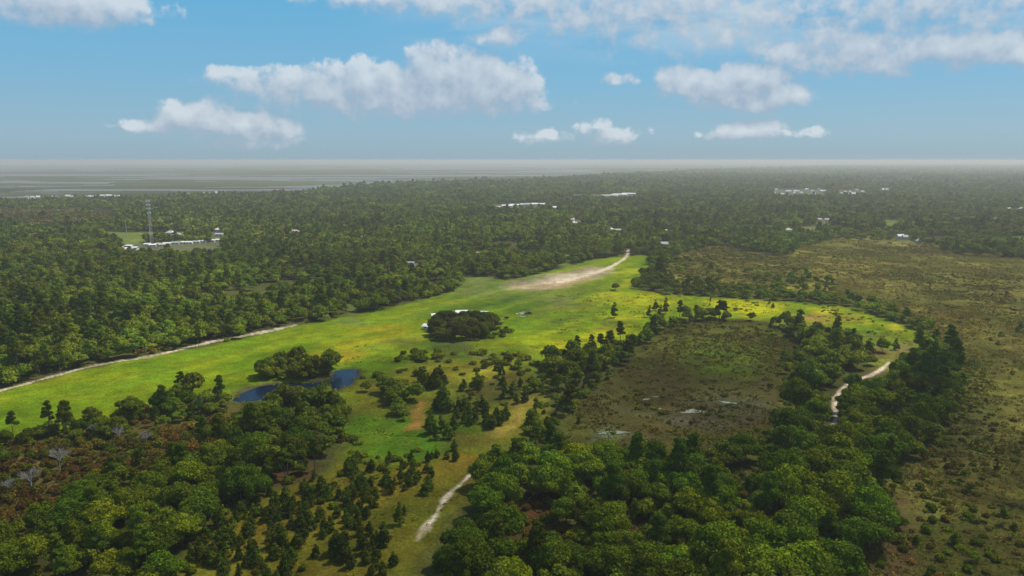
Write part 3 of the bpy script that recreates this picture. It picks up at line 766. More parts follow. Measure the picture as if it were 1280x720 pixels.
# the island grove with buildings
ZI = 'island grove'
for px, py, s in [(548, 418, .8), (556, 422, .85), (566, 423, .9), (577, 424, .85), (588, 422, .85), (598, 420, .8), (608, 416, .7), (562, 413, .8), (574, 413, .85), (586, 413, .8), (600, 411, .75), (612, 413, .6), (545, 411, .5), (570, 418, .8), (592, 417, .8), (540, 414, .55)]:
    at('broad', px, py, s, ZI)
for px, py, s in [(545, 405.5, .62), (553, 404.5, .75), (561, 405, .8), (569, 404, .72), (579, 405, .75), (588, 404.5, .8), (596, 404, .72), (605, 405, .72), (613, 405.5, .7), (617, 411, .62), (540, 421, .5), (548, 423, .6), (604, 421, .7), (612, 419, .6), (583, 425, .72), (572, 426, .72), (562, 426, .7), (553, 425, .62), (593, 424, .7), (539, 408, .45)]:
    at('broad', px, py, s, ZI)
for px in range(540, 618, 5): at('gshrub', px, 425.5 if 548 < px < 600 else 422.5, 1.0, ZI)
clump('gshrub', 625, 416, 8, 5, 1.0, ZI); clump('gshrub', 540, 423, 4, 3, .9, ZI)
for k_, (px, py) in enumerate([(332, 468), (340, 463), (350, 470), (352, 461), (362, 466), (372, 462), (372, 472), (383, 466), (392, 461), (395, 470), (404, 465), (411, 461), (330, 474), (414, 468), (382, 474)]): at('broad', px, py, .82+.05*(k_ % 4), 'pond_grove')
for k_, px in enumerate(range(348, 420, 8)): at('broad', px, 500+3*(k_ % 3), .72+.06*(k_ % 3), 'pond_wood')
# mass of trees along the far edge of the airfield (a clean wall of crowns)
r = np.random.default_rng(5)
EDGE = wpoly([(0, 480), (100, 455), (220, 432), (300, 417), (345, 408), (430, 392), (480, 382), (560, 363)])
EDG2 = wpoly([(620, 346), (640, 344), (690, 333), (740, 320), (775, 315)])
for E_ in (EDGE, EDG2):
    for a, b in zip(E_[:-1], E_[1:]):
        n = int(np.hypot(*(b-a))/5.5)
        for k in range(n):
            p = a+(b-a)*(k+r.random())/n+r.normal(size=2)*2.0
            plants.append(('broad' if r.random() < .55 else 'gshrub', p[0], p[1]+6, r.uniform(.55, .95)*(1 if r.random() < .7 else .8), 'field edge wood'))

COLR = {'broad': (.128, .195, .012), 'pine': (.104, .165, .012), 'young': (.078, .130, .008), 'gshrub': (.120, .165, .010), 'bshrub': (.160, .130, .025), 'dead': (.4, .4, .4)}
VARI = {'broad': [(.092, .165, .007), (.122, .178, .006), (.070, .136, .007), (.080, .140, .008)], 'pine': [(.072, .128, .008), (.090, .145, .007)],
        'young': [(.070, .128, .009), (.088, .140, .008), (.060, .105, .010)], 'gshrub': [(.105, .165, .007), (.135, .175, .008), (.085, .145, .008)], 'bshrub': [(.19, .165, .020), (.22, .175, .022), (.165, .17, .018), (.19, .14, .020)], 'dead': [(.4, .4, .4)]}
LIM = {'broad': 300, 'pine': 290, 'young': 300, 'gshrub': 290, 'bshrub': 290, 'dead': 50}
NAME = {'broad': 'broadleaf_tree', 'pine': 'pine_tree', 'young': 'young_pine', 'gshrub': 'green_shrub', 'bshrub': 'brown_shrub', 'dead': 'bare_tree'}
CAT = {'broad': 'tree', 'pine': 'pine tree', 'young': 'young pine', 'gshrub': 'shrub', 'bshrub': 'shrub', 'dead': 'dead tree'}
WHERE = {'marsh_corner': 'on the open marsh at the lower right corner', 'left_wood': 'in the dark diagonal wood at lower left', 'right_wood': 'in the big wood filling the lower right', 'scrub': 'in the rusty brown scrub at lower left', 'clearing': 'on the olive grass clearing left of the white sand track',
         'meadow': 'on the olive meadow between the pond and the brown hollow', 'open field': 'standing on the bright yellow-green open field', 'field edge': 'at the lower left edge of the mown field', 'island grove': 'in the tree island with buildings on the field',
         'pond_grove': 'in the round grove beside the blue pond', 'pond_wood': 'just below the blue pond', 'edge_wood': 'along the near edge of the mown field', 'green_scrub': 'in the bright green thicket below the dark oaks',
         'band': 'in the band of trees left of the brown hollow', 'burn': 'in the dark brown hollow', 'burn_edge': 'on the upper rim of the brown hollow', 'burn_top': 'on the right rim of the brown hollow', 'red_gap': 'in the red-brown gap of the lower wood',
         'mead': 'on the olive meadow between the pond and the brown hollow', 'mid_gap': 'in a thin gap of the lower right wood', 'marsh': 'on the wide brown marsh at right', 'right_low': 'on the marsh edge at the lower right corner', 'right_edge': 'on the marsh beside the right-hand wood', 'hedge': 'in the tree belt between the field and the marsh',
         'forest': 'in the large forest behind the mown field', 'field edge wood': 'at the sand track edge of the far forest', 'upper_marsh': 'in the brown thicket above the tree belt', 'right_isle': 'in the tree clump at the upper end of the marsh',
         'olive': 'in the dull olive flat near the lagoon', 'rust': 'in the rusty patch of the far forest', 'marsh_wood': 'at the far edge of the marsh'}
LOOK = {'broad': 'round-crowned leafy green tree', 'pine': 'tall pine with high crown', 'young': 'small dark conical young pine', 'gshrub': 'low rounded green shrub', 'bshrub': 'low rounded brown shrub', 'dead': 'leafless pale grey tree'}

first = {}
rnd = random.Random(3)
bykind = {}
for p in plants: bykind.setdefault(p[0], []).append(p)
rest = {}
seen_label = {}
for kd, ps in bykind.items():
    ps = np.array([(p[1], p[2], p[3]) for p in ps]), [p[4] for p in ps]
    arr, zn = ps
    ht = {'broad': 11, 'pine': 16, 'young': 5, 'gshrub': 2, 'bshrub': 2, 'dead': 7}[kd]
    qx, qy = proj(arr[:, 0], arr[:, 1], ht*arr[:, 2]*.6)
    inside = (qx > -6) & (qx < 1286) & (qy < 722) & (arr[:, 1] > 60)
    size = np.where(inside, arr[:, 2]/arr[:, 1], 0)
    special = np.array([z in ('open field', 'island grove', 'field edge') for z in zn]) if kd != 'gshrub' else np.zeros(len(zn), bool)
    score = size+special*10*inside
    order = np.argsort(-score)
    ind = set(order[:LIM[kd]][score[order[:LIM[kd]]] > 0].tolist())
    for i in sorted(ind):
        x, y, s = arr[i]
        pi = rnd.randrange(len(protos[kd if kd[1:] != 'shrub' else 'shrub']))
        crown, trunk = protos[kd if kd[1:] != 'shrub' else 'shrub'][pi]
        z = float(height(np.array([x]), np.array([y]))[0])
        col = rnd.choice(VARI[kd])
        if zn[i] == 'island grove': col = rnd.choice([(.075, .11, .010), (.10, .135, .010), (.08, .085, .016)])
        if zn[i] == 'pond_grove': col = (.040, .062, .016)
        near = 'nearest' 
        px_, py_ = proj(x, y)
        w = WHERE[zn[i]]
        lab = f'{LOOK[kd]} {w}'
        if trunk is None:
            o = bpy.data.objects.new(NAME[kd], crown); C.objects.link(o); root = o; o.color = (*col, 1)
        else:
            root = bpy.data.objects.new(NAME[kd], None); C.objects.link(root); root.empty_display_size = .5
            a = bpy.data.objects.new('crown', crown); C.objects.link(a); a.parent = root; a.color = (*col, 1)
            b = bpy.data.objects.new('trunk', trunk); C.objects.link(b); b.parent = root
        root.location = (x, y, z-.05)
        root.rotation_euler = (0, 0, rnd.uniform(0, 6.28))
        root.scale = (s*rnd.uniform(.9, 1.1), s*rnd.uniform(.9, 1.1), s*rnd.uniform(.85, 1.15))
        props(root, lab, CAT[kd], f'{CAT[kd]}s {w}' if kd in ('broad', 'pine') else f'{LOOK[kd].split(" ")[-1]}s {w}')
    rest[kd] = np.array([arr[i] for i in range(len(arr)) if i not in ind])

# ---- the masses
def mass(name, pts, meshes, col, label, cat=None):
    if not len(pts): return
    n = len(pts); r = np.random.default_rng(n)
    me = bpy.data.meshes.new(name); me.vertices.add(n)
    z = height(pts[:, 0], pts[:, 1])-.1
    me.vertices.foreach_set('co', np.stack([pts[:, 0], pts[:, 1], z], 1).astype(np.float32).ravel())
    a = me.attributes.new('sc', 'FLOAT_VECTOR', 'POINT')
    s = pts[:, 2:3]*np.stack([r.uniform(.85, 1.15, n), r.uniform(.85, 1.15, n), r.uniform(.75, 1.15, n)], 1)
    big = pts[:, 2] > 2.2
    s[big, 2] *= .42
    a.data.foreach_set('vector', s.astype(np.float32).ravel())
    a = me.attributes.new('rz', 'FLOAT_VECTOR', 'POINT')
    a.data.foreach_set('vector', np.stack([np.zeros(n), np.zeros(n), r.uniform(0, 6.28, n)], 1).astype(np.float32).ravel())
    a = me.attributes.new('pk', 'INT', 'POINT'); a.data.foreach_set('value', r.integers(0, len(meshes), n).astype(np.int32))
    o = link(name, me); o.color = (*col, 1); props(o, label, cat, kind='stuff')
    ng = bpy.data.node_groups.new(name, 'GeometryNodeTree')
    ng.interface.new_socket('Geometry', in_out='INPUT', socket_type='NodeSocketGeometry'); ng.interface.new_socket('Geometry', in_out='OUTPUT', socket_type='NodeSocketGeometry')
    N, Lk = ng.nodes.new, ng.links.new
    gi, go, iop, gti = N('NodeGroupInput'), N('NodeGroupOutput'), N('GeometryNodeInstanceOnPoints'), N('GeometryNodeGeometryToInstance')
    for m_ in meshes[::-1]:
        src = bpy.data.objects.new('crown', m_)
        oi = N('GeometryNodeObjectInfo'); oi.inputs['Object'].default_value = src
        Lk(oi.outputs['Geometry'], gti.inputs[0])
    def na(nm, t):
        x = N('GeometryNodeInputNamedAttribute'); x.data_type = t; x.inputs['Name'].default_value = nm
        return [q for q in x.outputs if q.enabled and q.name == 'Attribute'][0]
    Lk(gi.outputs[0], iop.inputs['Points']); Lk(gti.outputs[0], iop.inputs['Instance'])
    iop.inputs['Pick Instance'].default_value = True
    Lk(na('pk', 'INT'), iop.inputs['Instance Index']); Lk(na('rz', 'FLOAT_VECTOR'), iop.inputs['Rotation']); Lk(na('sc', 'FLOAT_VECTOR'), iop.inputs['Scale'])
    Lk(iop.outputs[0], go.inputs[0])
    md = o.modifiers.new('scatter', 'NODES'); md.node_group = ng
    return n

tot = 0
for kd, nm, ms, spec in (('broad', 'broadleaf_forest', ('broad_mid', 'broad_far'), 'forest of round-crowned green trees'), ('pine', 'pine_forest', ('pine_mid', 'pine_far'), 'mass of taller pines mixed through the forest'),
                         ('gshrub', 'green_scrub', ('shrub_mid', 'shrub_far'), 'low green scrub in the gaps and marsh edges'), ('bshrub', 'brown_scrub', ('shrub_mid', 'shrub_far'), 'low brown scrub spread over the marsh and hollows'),
                         ('young', 'young_pine_thicket', ('young_', 'shrub_far'), 'thicket of more young pines')):
    a = rest.get(kd)
    if a is None or not len(a): continue
    nr_ = a[:, 1] < 800
    if kd == 'young':
        mass(nm, a, [p[0] for p in protos['young']], COLR[kd], spec); tot += len(a); continue
    mass(nm, a[nr_], protos[ms[0]], COLR[kd], spec+', nearer part')
    mass('far_'+nm, a[~nr_], protos[ms[1]], COLR[kd], spec+', far part')
    tot += len(a)
tp = []
for y0_, y1_, sp_, sz_ in ((140, 420, 2.6, .95), (420, 850, 4.2, 1.45), (850, 1350, 8, 2.6)):
    q, r = grid(y0_, y1_, sp_, int(y0_)); zi, ok = veg_at(q[:, 0], q[:, 1])
    nmz = np.array([v[0] in ('marsh', 'marsh_corner', 'burn', 'right_low', 'right_edge', 'upper_marsh', 'burn_edge', 'scrub', 'red_gap') for v in vegp])[zi]
    dn = smooth(fbm(q[:, 0], q[:, 1], 25, 71, 4)*3+.45)
    isb = np.array([v[0] in ('burn', 'red_gap') for v in vegp])[zi]
    ks = ok & nmz & (r.random(len(q)) < (.25+.6*dn)*np.where(isb, .8, 1))
    tp.append(np.stack([q[ks, 0], q[ks, 1], sz_*r.uniform(.5, 1.15, ks.sum())], 1))
tp = np.concatenate(tp); fl = fbm(tp[:, 0], tp[:, 1], 35, 72, 4)+np.random.default_rng(1).normal(size=len(tp))*.12
hol = (sd(tp[:, 0], tp[:, 1], wpoly(BURN)) > -6)
mass('hollow_sedge', tp[hol], protos['tuss'], (.105, .108, .013), 'dark olive and brown sedge tussocks of the hollow')
tp, fl = tp[~hol], fl[~hol]
mass('marsh_grass', tp[fl > 0], protos['tuss'], (.215, .19, .030), 'tan and brown marsh grass tussocks')
mass('marsh_sedge', tp[fl <= 0], protos['tuss'], (.15, .165, .018), 'olive green sedge tussocks')
print('tuss', len(tp))
gp = []
for y0_, y1_, sp_, sz_ in ((140, 420, 2.8, .7), (420, 760, 4.5, 1.0)):
    q, r = grid(y0_, y1_, sp_, int(y0_)+5); x_, y_ = q[:, 0], q[:, 1]
    ppx, ppy = proj(x_, y_)
    inm = (sd(x_, y_, wpoly(MEAD)) > 0) | (sd(x_, y_, wpoly(CLEAR)) > 0) | ((sd(x_, y_, wpoly(AIR)) > 2) & (((ppx > 690) & (ppy > 368)) | ((ppx > 400) & (ppy > 432))))
    dn = smooth(fbm(x_, y_, 18, 75, 4)*4+.3)
    ks = inm & (r.random(len(q)) < .06+.55*dn) & (sd(x_, y_, pondp) < -1)
    for z_ in zones:
        if z_.w is not None and z_.cls: ks &= z_.d(x_, y_) < -.5
    gp.append(np.stack([x_[ks], y_[ks], sz_*r.uniform(.4, 1.1, ks.sum())], 1))
r = np.random.default_rng(8)
for a_, b_ in zip(pondp, np.roll(pondp, -1, 0)):       # reeds on the pond bank
    n_ = int(np.hypot(*(b_-a_))/1.3)
    for k_ in range(n_): q_ = a_+(b_-a_)*r.random()+r.normal(size=2)*1.1; gp.append(np.array([[q_[0], q_[1], r.uniform(.5, .9)]]))
gp = np.concatenate(gp); fl = fbm(gp[:, 0], gp[:, 1], 22, 78, 4)+r.normal(size=len(gp))*.1
mass('tall_grass', gp[fl > 0], protos['tuss'], (.29, .33, .008), 'yellow-green tall grass tufts of the meadow')
mass('dry_grass', gp[fl <= 0], protos['tuss'], (.20, .20, .010), 'olive dry grass tufts of the meadow and clearing')
print('PLANTS', {k: len(v) for k, v in bykind.items()}, 'in masses', tot)


# ------------------------------------------------------------------ buildings and other things
def quadmesh(name, faces, m):
    bm = bmesh.new()
    for f in faces: bm.faces.new([bm.verts.new(p) for p in f])
    bmesh.ops.remove_doubles(bm, verts=bm.verts, dist=.001); bmesh.ops.recalc_face_normals(bm, faces=bm.faces)
    return tomesh(name, bm, m)
ORD = ['first', 'second', 'third', 'fourth', 'fifth', 'sixth', 'seventh', 'eighth', 'ninth', 'tenth', 'eleventh', 'twelfth', 'thirteenth', 'fourteenth', 'fifteenth', 'sixteenth', 'seventeenth', 'eighteenth', 'nineteenth', 'twentieth']

def house(px, py, L=12, W=8, Hh=3, rh=2, rz=0, roof='roof', wall='wall', label='', group=None, name='house', cat='house', detail=True, hip=False):
    root = bpy.data.objects.new(name, None); C.objects.link(root)
    x, y = P(px, py); root.location = (x, y, 0); root.rotation_euler = (0, 0, rz)
    props(root, label, cat, group)
    bm = bmesh.new(); box(bm, (0, 0, Hh/2-.4), (L, W, Hh+.8))
    # gable ends closed by a prism set inside the wall line
    for sx in (-1, 1):
        xg = sx*(L/2-.01)
        vs = [bm.verts.new((xg, -W/2+.02, Hh)), bm.verts.new((xg, W/2-.02, Hh)), bm.verts.new((xg, 0, Hh+rh-.05))]
        if not hip: bm.faces.new(vs if sx > 0 else vs[::-1])
    link('wall', tomesh('wall', bm, M[wall]), root)
    o = .6; ov = o*rh/(W/2); xi = L/2-(W/2 if hip else -o)
    ridge = [(-xi, 0, Hh+rh), (xi, 0, Hh+rh)]
    e = [(-L/2-o, -W/2-o, Hh-ov), (L/2+o, -W/2-o, Hh-ov), (L/2+o, W/2+o, Hh-ov), (-L/2-o, W/2+o, Hh-ov)]
    up = [(p[0], p[1], p[2]+.14) for p in ridge+e]
    fs = [[up[2], up[3], up[1], up[0]], [up[4], up[5], up[0], up[1]]]
    if hip: fs += [[up[3], up[4], up[1]], [up[5], up[2], up[0]]]
    lo = ridge+e
    fs += [[lo[0], lo[1], lo[3], lo[2]], [lo[1], lo[0], lo[5], lo[4]]]
    ring = [(2, 3), (3, 4), (4, 5), (5, 2)] if hip else [(2, 3), (4, 5), (3, 1), (1, 4), (5, 0), (0, 2)]
    for a, b in ring: fs.append([lo[a], lo[b], up[b], up[a]])
    if hip: fs += [[lo[3], lo[1], lo[4]], [lo[5], lo[0], lo[2]]]
    link('roof', quadmesh('roof', fs, M[roof]), root)
    if detail:
        n = max(2, int(L/4)); dd = n//2
        for sy in (-1, 1):
            for k in range(n):
                xx = -L/2+L*(k+.5)/n
                if k == dd and sy < 0:
                    bm = bmesh.new(); box(bm, (xx, sy*(W/2+.03), 1.05), (1.0, .08, 2.1)); link('door', tomesh('door', bm, M['wood']), root); continue
                bm = bmesh.new(); box(bm, (xx, sy*(W/2+.02), 1.6), (1.2, .06, 1.1)); link('window', tomesh('window', bm, M['glass']), root)
    return root

def row(lst, tmpl, group, seed=0, **kw):
    rr = random.Random(seed)
    lst = sorted(lst)
    for i, q in enumerate(lst):
        px, py = q[0], q[1]; L = (q[2] if len(q) > 2 else rr.uniform(9, 13)); W = (q[3] if len(q) > 3 else rr.uniform(6, 8)); k_ = kw.get('shr', .75); L *= k_; W *= k_
        rf = q[4] if len(q) > 4 else rr.choice(['roof', 'roof', 'greyroof', 'tanroof', 'roof'])
        k = {a_: b_ for a_, b_ in kw.items() if a_ != 'shr'}; k.setdefault('Hh', rr.uniform(2.8, 4)); k.setdefault('rh', rr.uniform(1.2, 2.4))
        house(px, py, L, W, rz=rr.uniform(-.5, .5), roof=rf, label=tmpl.format(n=ORD[i]), group=group, hip=rr.random() < .3, **k)

row([(151, 309), (154, 313), (161, 309.5), (161, 314), (169, 312), (185, 307.5), (191, 308.5), (197, 307), (203, 308), (209, 306.5), (220, 305.5), (229, 305), (237, 305), (246, 304), (255, 303.5), (265, 302.5), (274, 302)],
    'pale roofed mobile home in the row below the lattice tower, {n} from left', 'mobile homes below the lattice tower', 1, Hh=2.6, rh=.9, shr=.7)
row([(214, 294, 16, 8, 'roof'), (221, 296, 12, 8, 'greyroof'), (217, 299, 12, 7, 'roof'), (268, 288, 14, 9, 'tanroof'), (274, 290, 16, 12, 'roof'), (275, 295, 14, 10, 'greyroof')],
    'pale building behind the mobile home row, {n} from left', 'buildings behind the mobile homes', 2)
row([(34, 249), (41, 249.3), (48, 249), (57, 249.4), (64, 248.6), (72, 249), (86, 247.8, 20, 12, 'roof'), (93, 248.4), (106, 248.4), (112, 248), (120, 248.2, 18, 12, 'roof'), (129, 247.4, 24, 12, 'roof'), (136, 247.3, 20, 12, 'roof'), (143, 247.8), (150, 248, 22, 12, 'roof')],
    'white house on the lagoon shore at far left, {n} from left', 'white shore houses', 3, Hh=6, rh=3)
row([(236, 244), (246, 243.6), (254, 243.2), (261, 243.6), (270, 242.8), (280, 242.6), (397, 237, 14, 10, 'roof'), (430, 232.6, 14, 10, 'roof')], 'small pale house on the lagoon shore right of the tower, {n} from left', 'small shore houses', 4, Hh=5, rh=3)
row([(512, 241.6), (518, 242), (544, 239.8), (552, 239.2), (560, 240), (574, 239.8), (589, 240.3), (600, 240.4), (608, 240.6), (614, 226.8), (622, 226.4), (633, 226)], 'small white house near the lagoon beyond the forest, {n} from left', 'houses near the lagoon', 5, Hh=5, rh=3)
row([(622, 262, 26, 16, 'roof'), (634, 260, 30, 18, 'roof'), (645, 259, 34, 18, 'roof'), (657, 258, 30, 18, 'greyroof'), (668, 257.6, 30, 16, 'roof'), (678, 258, 22, 14, 'roof'), (694, 262, 20, 12, 'roof'), (701, 262.6, 16, 10, 'roof')],
    'long white roof in the cluster right of centre in the forest, {n} from left', 'long white buildings in the forest', 6, Hh=5, rh=2)
row([(762, 247, 60, 22, 'tanroof'), (774, 245.6, 60, 22, 'roof'), (786, 244.6, 50, 20, 'roof'), (662, 225.6), (688, 225), (705, 224.5, 20, 12, 'roof'), (726, 236.6, 16, 12, 'roof'), (706, 240)],
    'pale far building above the centre forest, {n} from left', 'far pale buildings', 7, Hh=6, rh=2)
row([(714, 276.5, 14, 9, 'roof'), (717, 281, 13, 9, 'greyroof'), (724, 281.5, 12, 9, 'tanroof'), (762, 289, 12, 7, 'roof'), (775, 291, 22, 9, 'tanroof'), (828, 292, 16, 9, 'roof'), (836, 292.8, 12, 8, 'greyroof'), (919, 292.6, 12, 8, 'roof'), (781, 268, 20, 9, 'tanroof'), (829, 308, 18, 6, 'greyroof')],
    'forest house behind the end of the airfield, {n} from left', 'forest houses behind the airfield', 8, Hh=3.5, rh=2)
rr_ = random.Random(12)
row([(966+rr_.random()*3+i*3.9, rr_.choice([239.2, 241.5, 243.6, 245.6])-.04*i) for i in range(18)], 'white roof in the far town at upper right, {n} from left', 'white roofs of the far town', 9, Hh=6, rh=3)
row([(1050+rr_.random()*3+i*3.4, rr_.choice([239.6, 242, 244.5])) for i in range(10)], 'white roof in the second far cluster right of the town, {n} from left', 'second cluster of white roofs', 10, Hh=6, rh=3)
row([(1103, 240, 10, 12, 'roof'), (1108, 240, 12, 12, 'greyroof'), (1127, 226.4), (1138, 226.2), (1185, 229.8), (1187, 238), (1260, 267, 14, 10, 'roof'), (1276, 266, 12, 9, 'greyroof')], 'isolated pale house in the far right haze, {n} from left', 'isolated far houses', 11, Hh=8, rh=3)
row([(1024, 276.6), (1034, 277), (1037, 283, 8, 6, 'greyroof'), (985, 290, 12, 8, 'tanroof'), (1125, 298, 11, 6, 'roof'), (1131, 299, 8, 5, 'greyroof'), (1148, 304, 8, 5, 'greyroof'), (1178, 290, 8, 6, 'roof'), (997, 278)],
    'small house at the upper edge of the brown marsh, {n} from left', 'houses at the edge of the marsh', 12, Hh=3.5, rh=2)
row([(360, 277, 14, 8, 'greyroof'), (368, 276.5, 16, 9, 'roof'), (368, 292, 16, 8, 'tanroof'), (394, 259, 12, 8, 'roof'), (474, 272, 10, 8, 'roof'), (513, 334, 10, 7, 'greyroof'), (595, 321.5, 14, 8, 'tanroof'), (455, 300, 10, 6, 'greyroof')],
    'small roof showing through the left forest, {n} from left', 'roofs in the left forest', 13, Hh=3.5, rh=2)
# island grove buildings
house(577, 396, 7, 6, 3.1, 1.3, .1, 'roof', label='white roofed barn behind the middle of the tree island', cat='barn', name='barn')
house(546, 399.5, 6.5, 5, 2.9, 1.2, .35, 'roof', label='white roofed shed behind the left end of the tree island', cat='shed', name='shed')
house(602, 396, 7.5, 5, 2.7, 1.1, -.12, 'roof', label='long pale roofed building behind the right end of the tree island', cat='building', name='outbuilding')
house(537, 411.5, 7, 4, 2.2, .9, -.45, 'roof', label='small white shed in front of the left end of the tree island', cat='shed', name='shed')
house(618.5, 405, 3.6, 2.8, 2.0, .8, .3, 'roof', label='tiny white shed at the right end of the tree island', cat='shed', name='shed')

def wheels(root, xs, ys, rad, wd):
    for x_ in xs:
        for y_ in ys:
            bm = bmesh.new(); tube(bm, (x_, y_-wd/2, rad), (x_, y_+wd/2, rad), rad, rad, 14); w_ = link('wheel', tomesh('wheel', bm, M['rubber']), root)
            bm = bmesh.new(); tube(bm, (x_, y_-wd/2-.01, rad), (x_, y_+wd/2+.01, rad), rad*.55, rad*.55, 10); link('rim', tomesh('rim', bm, M['steel']), w_)
def car(px, py, rz, bodym, label, cat='pickup truck', name='pickup_truck'):
    root = bpy.data.objects.new(name, None); C.objects.link(root); x, y = P(px, py); root.location = (x, y, float(height(np.array([x]), np.array([y]))[0])+.02); root.rotation_euler = (0, 0, rz); props(root, label, cat)
    prof = [(-2.6, .45), (2.6, .45), (2.65, .9), (1.5, 1.1), (.9, 1.7), (-.4, 1.75), (-.6, 1.15), (-2.6, 1.12)]
    bm = bmesh.new(); a = [bm.verts.new((p[0], -.92, p[1])) for p in prof]; b = [bm.verts.new((p[0], .92, p[1])) for p in prof]
    bm.faces.new(a); bm.faces.new(b[::-1])
    for i in range(len(prof)): bm.faces.new((a[i], b[i], b[(i+1) % len(prof)], a[(i+1) % len(prof)]))
    bmesh.ops.recalc_face_normals(bm, faces=bm.faces); bmesh.ops.bevel(bm, geom=list(bm.edges), offset=.07, segments=2, affect='EDGES')
    link('body', tomesh('body', bm, M[bodym]), root)
    for sy in (-1, 1):
        link('side_window', quadmesh('side_window', [[(-.3, sy*.935, 1.2), (1.25, sy*.935, 1.2), (.85, sy*.935, 1.6), (-.3, sy*.935, 1.65)]], M['glass']), root)
    link('windscreen', quadmesh('windscreen', [[(1.47, -.75, 1.16), (1.47, .75, 1.16), (.98, .7, 1.64), (.98, -.7, 1.64)]], M['glass']), root)
    wheels(root, (-1.65, 1.65), (-.85, .85), .38, .25)
    return root
car(660.5, 392.5, .15, 'dark', 'dark pickup truck parked on the open field beside pale rubble')
def trailer(px, py, rz, label):
    root = bpy.data.objects.new('utility_trailer', None); C.objects.link(root); x, y = P(px, py); root.location = (x, y, float(height(np.array([x]), np.array([y]))[0])); root.rotation_euler = (0, 0, rz); props(root, label, 'trailer')
    bm = bmesh.new(); box(bm, (0, 0, .7), (3.2, 1.7, .12)); link('bed', tomesh('bed', bm, M['wood']), root)
    bm = bmesh.new()
    for c_, s_ in (((0, .83, 1.0), (3.2, .05, .45)), ((0, -.83, 1.0), (3.2, .05, .45)), ((1.58, 0, 1.0), (.05, 1.6, .45))): box(bm, c_, s_)
    link('side_boards', tomesh('side_boards', bm, M['dark']), root)
    bm = bmesh.new(); tube(bm, (-1.6, .5, .66), (-2.9, 0, .5), .05, .05); tube(bm, (-1.6, -.5, .66), (-2.9, 0, .5), .05, .05); link('drawbar', tomesh('drawbar', bm, M['steel']), root)
    wheels(root, (.2,), (-1.0, 1.0), .35, .2)
trailer(625.5, 405.5, -.5, 'small dark utility trailer beside the right end of the tree island')
trailer(633, 398.5, .3, 'dark loaded trailer standing alone right of the tree island')
for i, (px, py, s_, lb) in enumerate([(650.5, 392, 1.0, 'pale rubble heap left of the dark pickup truck'), (653, 396, .55, 'small tan rubble heap just below the dark pickup truck'), (654, 390.5, .6, 'low pale rubble heap touching the larger one by the pickup')]):
    r = np.random.default_rng(40+i); bm = bmesh.new()
    for k in range(22):
        from mathutils import Matrix
        q = r.normal(size=2)*s_*1.1; bmesh.ops.create_icosphere(bm, subdivisions=1, radius=r.uniform(.25, .6)*s_, matrix=Matrix.Translation((q[0]*1.5, q[1], max(.05, .5*s_-np.hypot(*q)*.3)))@Matrix.Rotation(r.random()*3, 4, 'X'))
    x, y = P(px, py); o = link('rubble_heap', tomesh('rubble_heap', bm, M['rubble']), loc=(x, y, float(height(np.array([x]), np.array([y]))[0]))); props(o, lb, 'rubble heap')

# lattice communications tower
root = bpy.data.objects.new('lattice_tower', None); C.objects.link(root); x, y = P(189.5, 305.5); root.location = (x, y, 0); props(root, 'tall steel lattice tower with pale antennas rising above the left forest', 'radio tower')
HT = 53.; wb, wt = 3.6, 1.1
cs = [(math.cos(a), math.sin(a)) for a in (.3, .3+2.094, .3+4.189)]
wd = lambda z_: (wb+(wt-wb)*z_/HT)/1.5
for c_ in cs:
    bm = bmesh.new(); tube(bm, (c_[0]*wd(0), c_[1]*wd(0), 0), (c_[0]*wd(HT), c_[1]*wd(HT), HT), .13, .08, 8); link('leg', tomesh('leg', bm, M['steel']), root)
bm = bmesh.new(); zs = np.linspace(.5, HT-.3, 18)
for k in range(len(zs)-1):
    for i in range(3):
        a_, b_ = cs[i], cs[(i+1) % 3]; z0_, z1_ = zs[k], zs[k+1]
        tube(bm, (a_[0]*wd(z0_), a_[1]*wd(z0_), z0_), (b_[0]*wd(z1_), b_[1]*wd(z1_), z1_), .05, .05, 5); tube(bm, (b_[0]*wd(z0_), b_[1]*wd(z0_), z0_), (a_[0]*wd(z1_), a_[1]*wd(z1_), z1_), .05, .05, 5)
        tube(bm, (a_[0]*wd(z1_), a_[1]*wd(z1_), z1_), (b_[0]*wd(z1_), b_[1]*wd(z1_), z1_), .05, .05, 5)
link('bracing', tomesh('bracing', bm, M['steel']), root)
bm = bmesh.new(); tube(bm, (0, 0, HT-1), (0, 0, HT+3), .08, .04); link('mast_tip', tomesh('mast_tip', bm, M['steel']), root)
for z_ in (HT-1, HT-5.5, HT-10, HT-15):
    bm = bmesh.new()
    for k in range(3):
        a_, b_ = [(math.cos(q)*2.2, math.sin(q)*2.2, z_) for q in (k*2.094, (k+1)*2.094)]; tube(bm, a_, b_, .07, .07, 5); tube(bm, (0, 0, z_), a_, .07, .07, 5)
    link('antenna_mount', tomesh('antenna_mount', bm, M['steel']), root)
    for k in range(6):
        q = k*1.047+.2; bm = bmesh.new(); box(bm, (math.cos(q)*2.15, math.sin(q)*2.15, z_), (.3, .4, 2.2), q); link('antenna', tomesh('antenna', bm, M['white']), root)

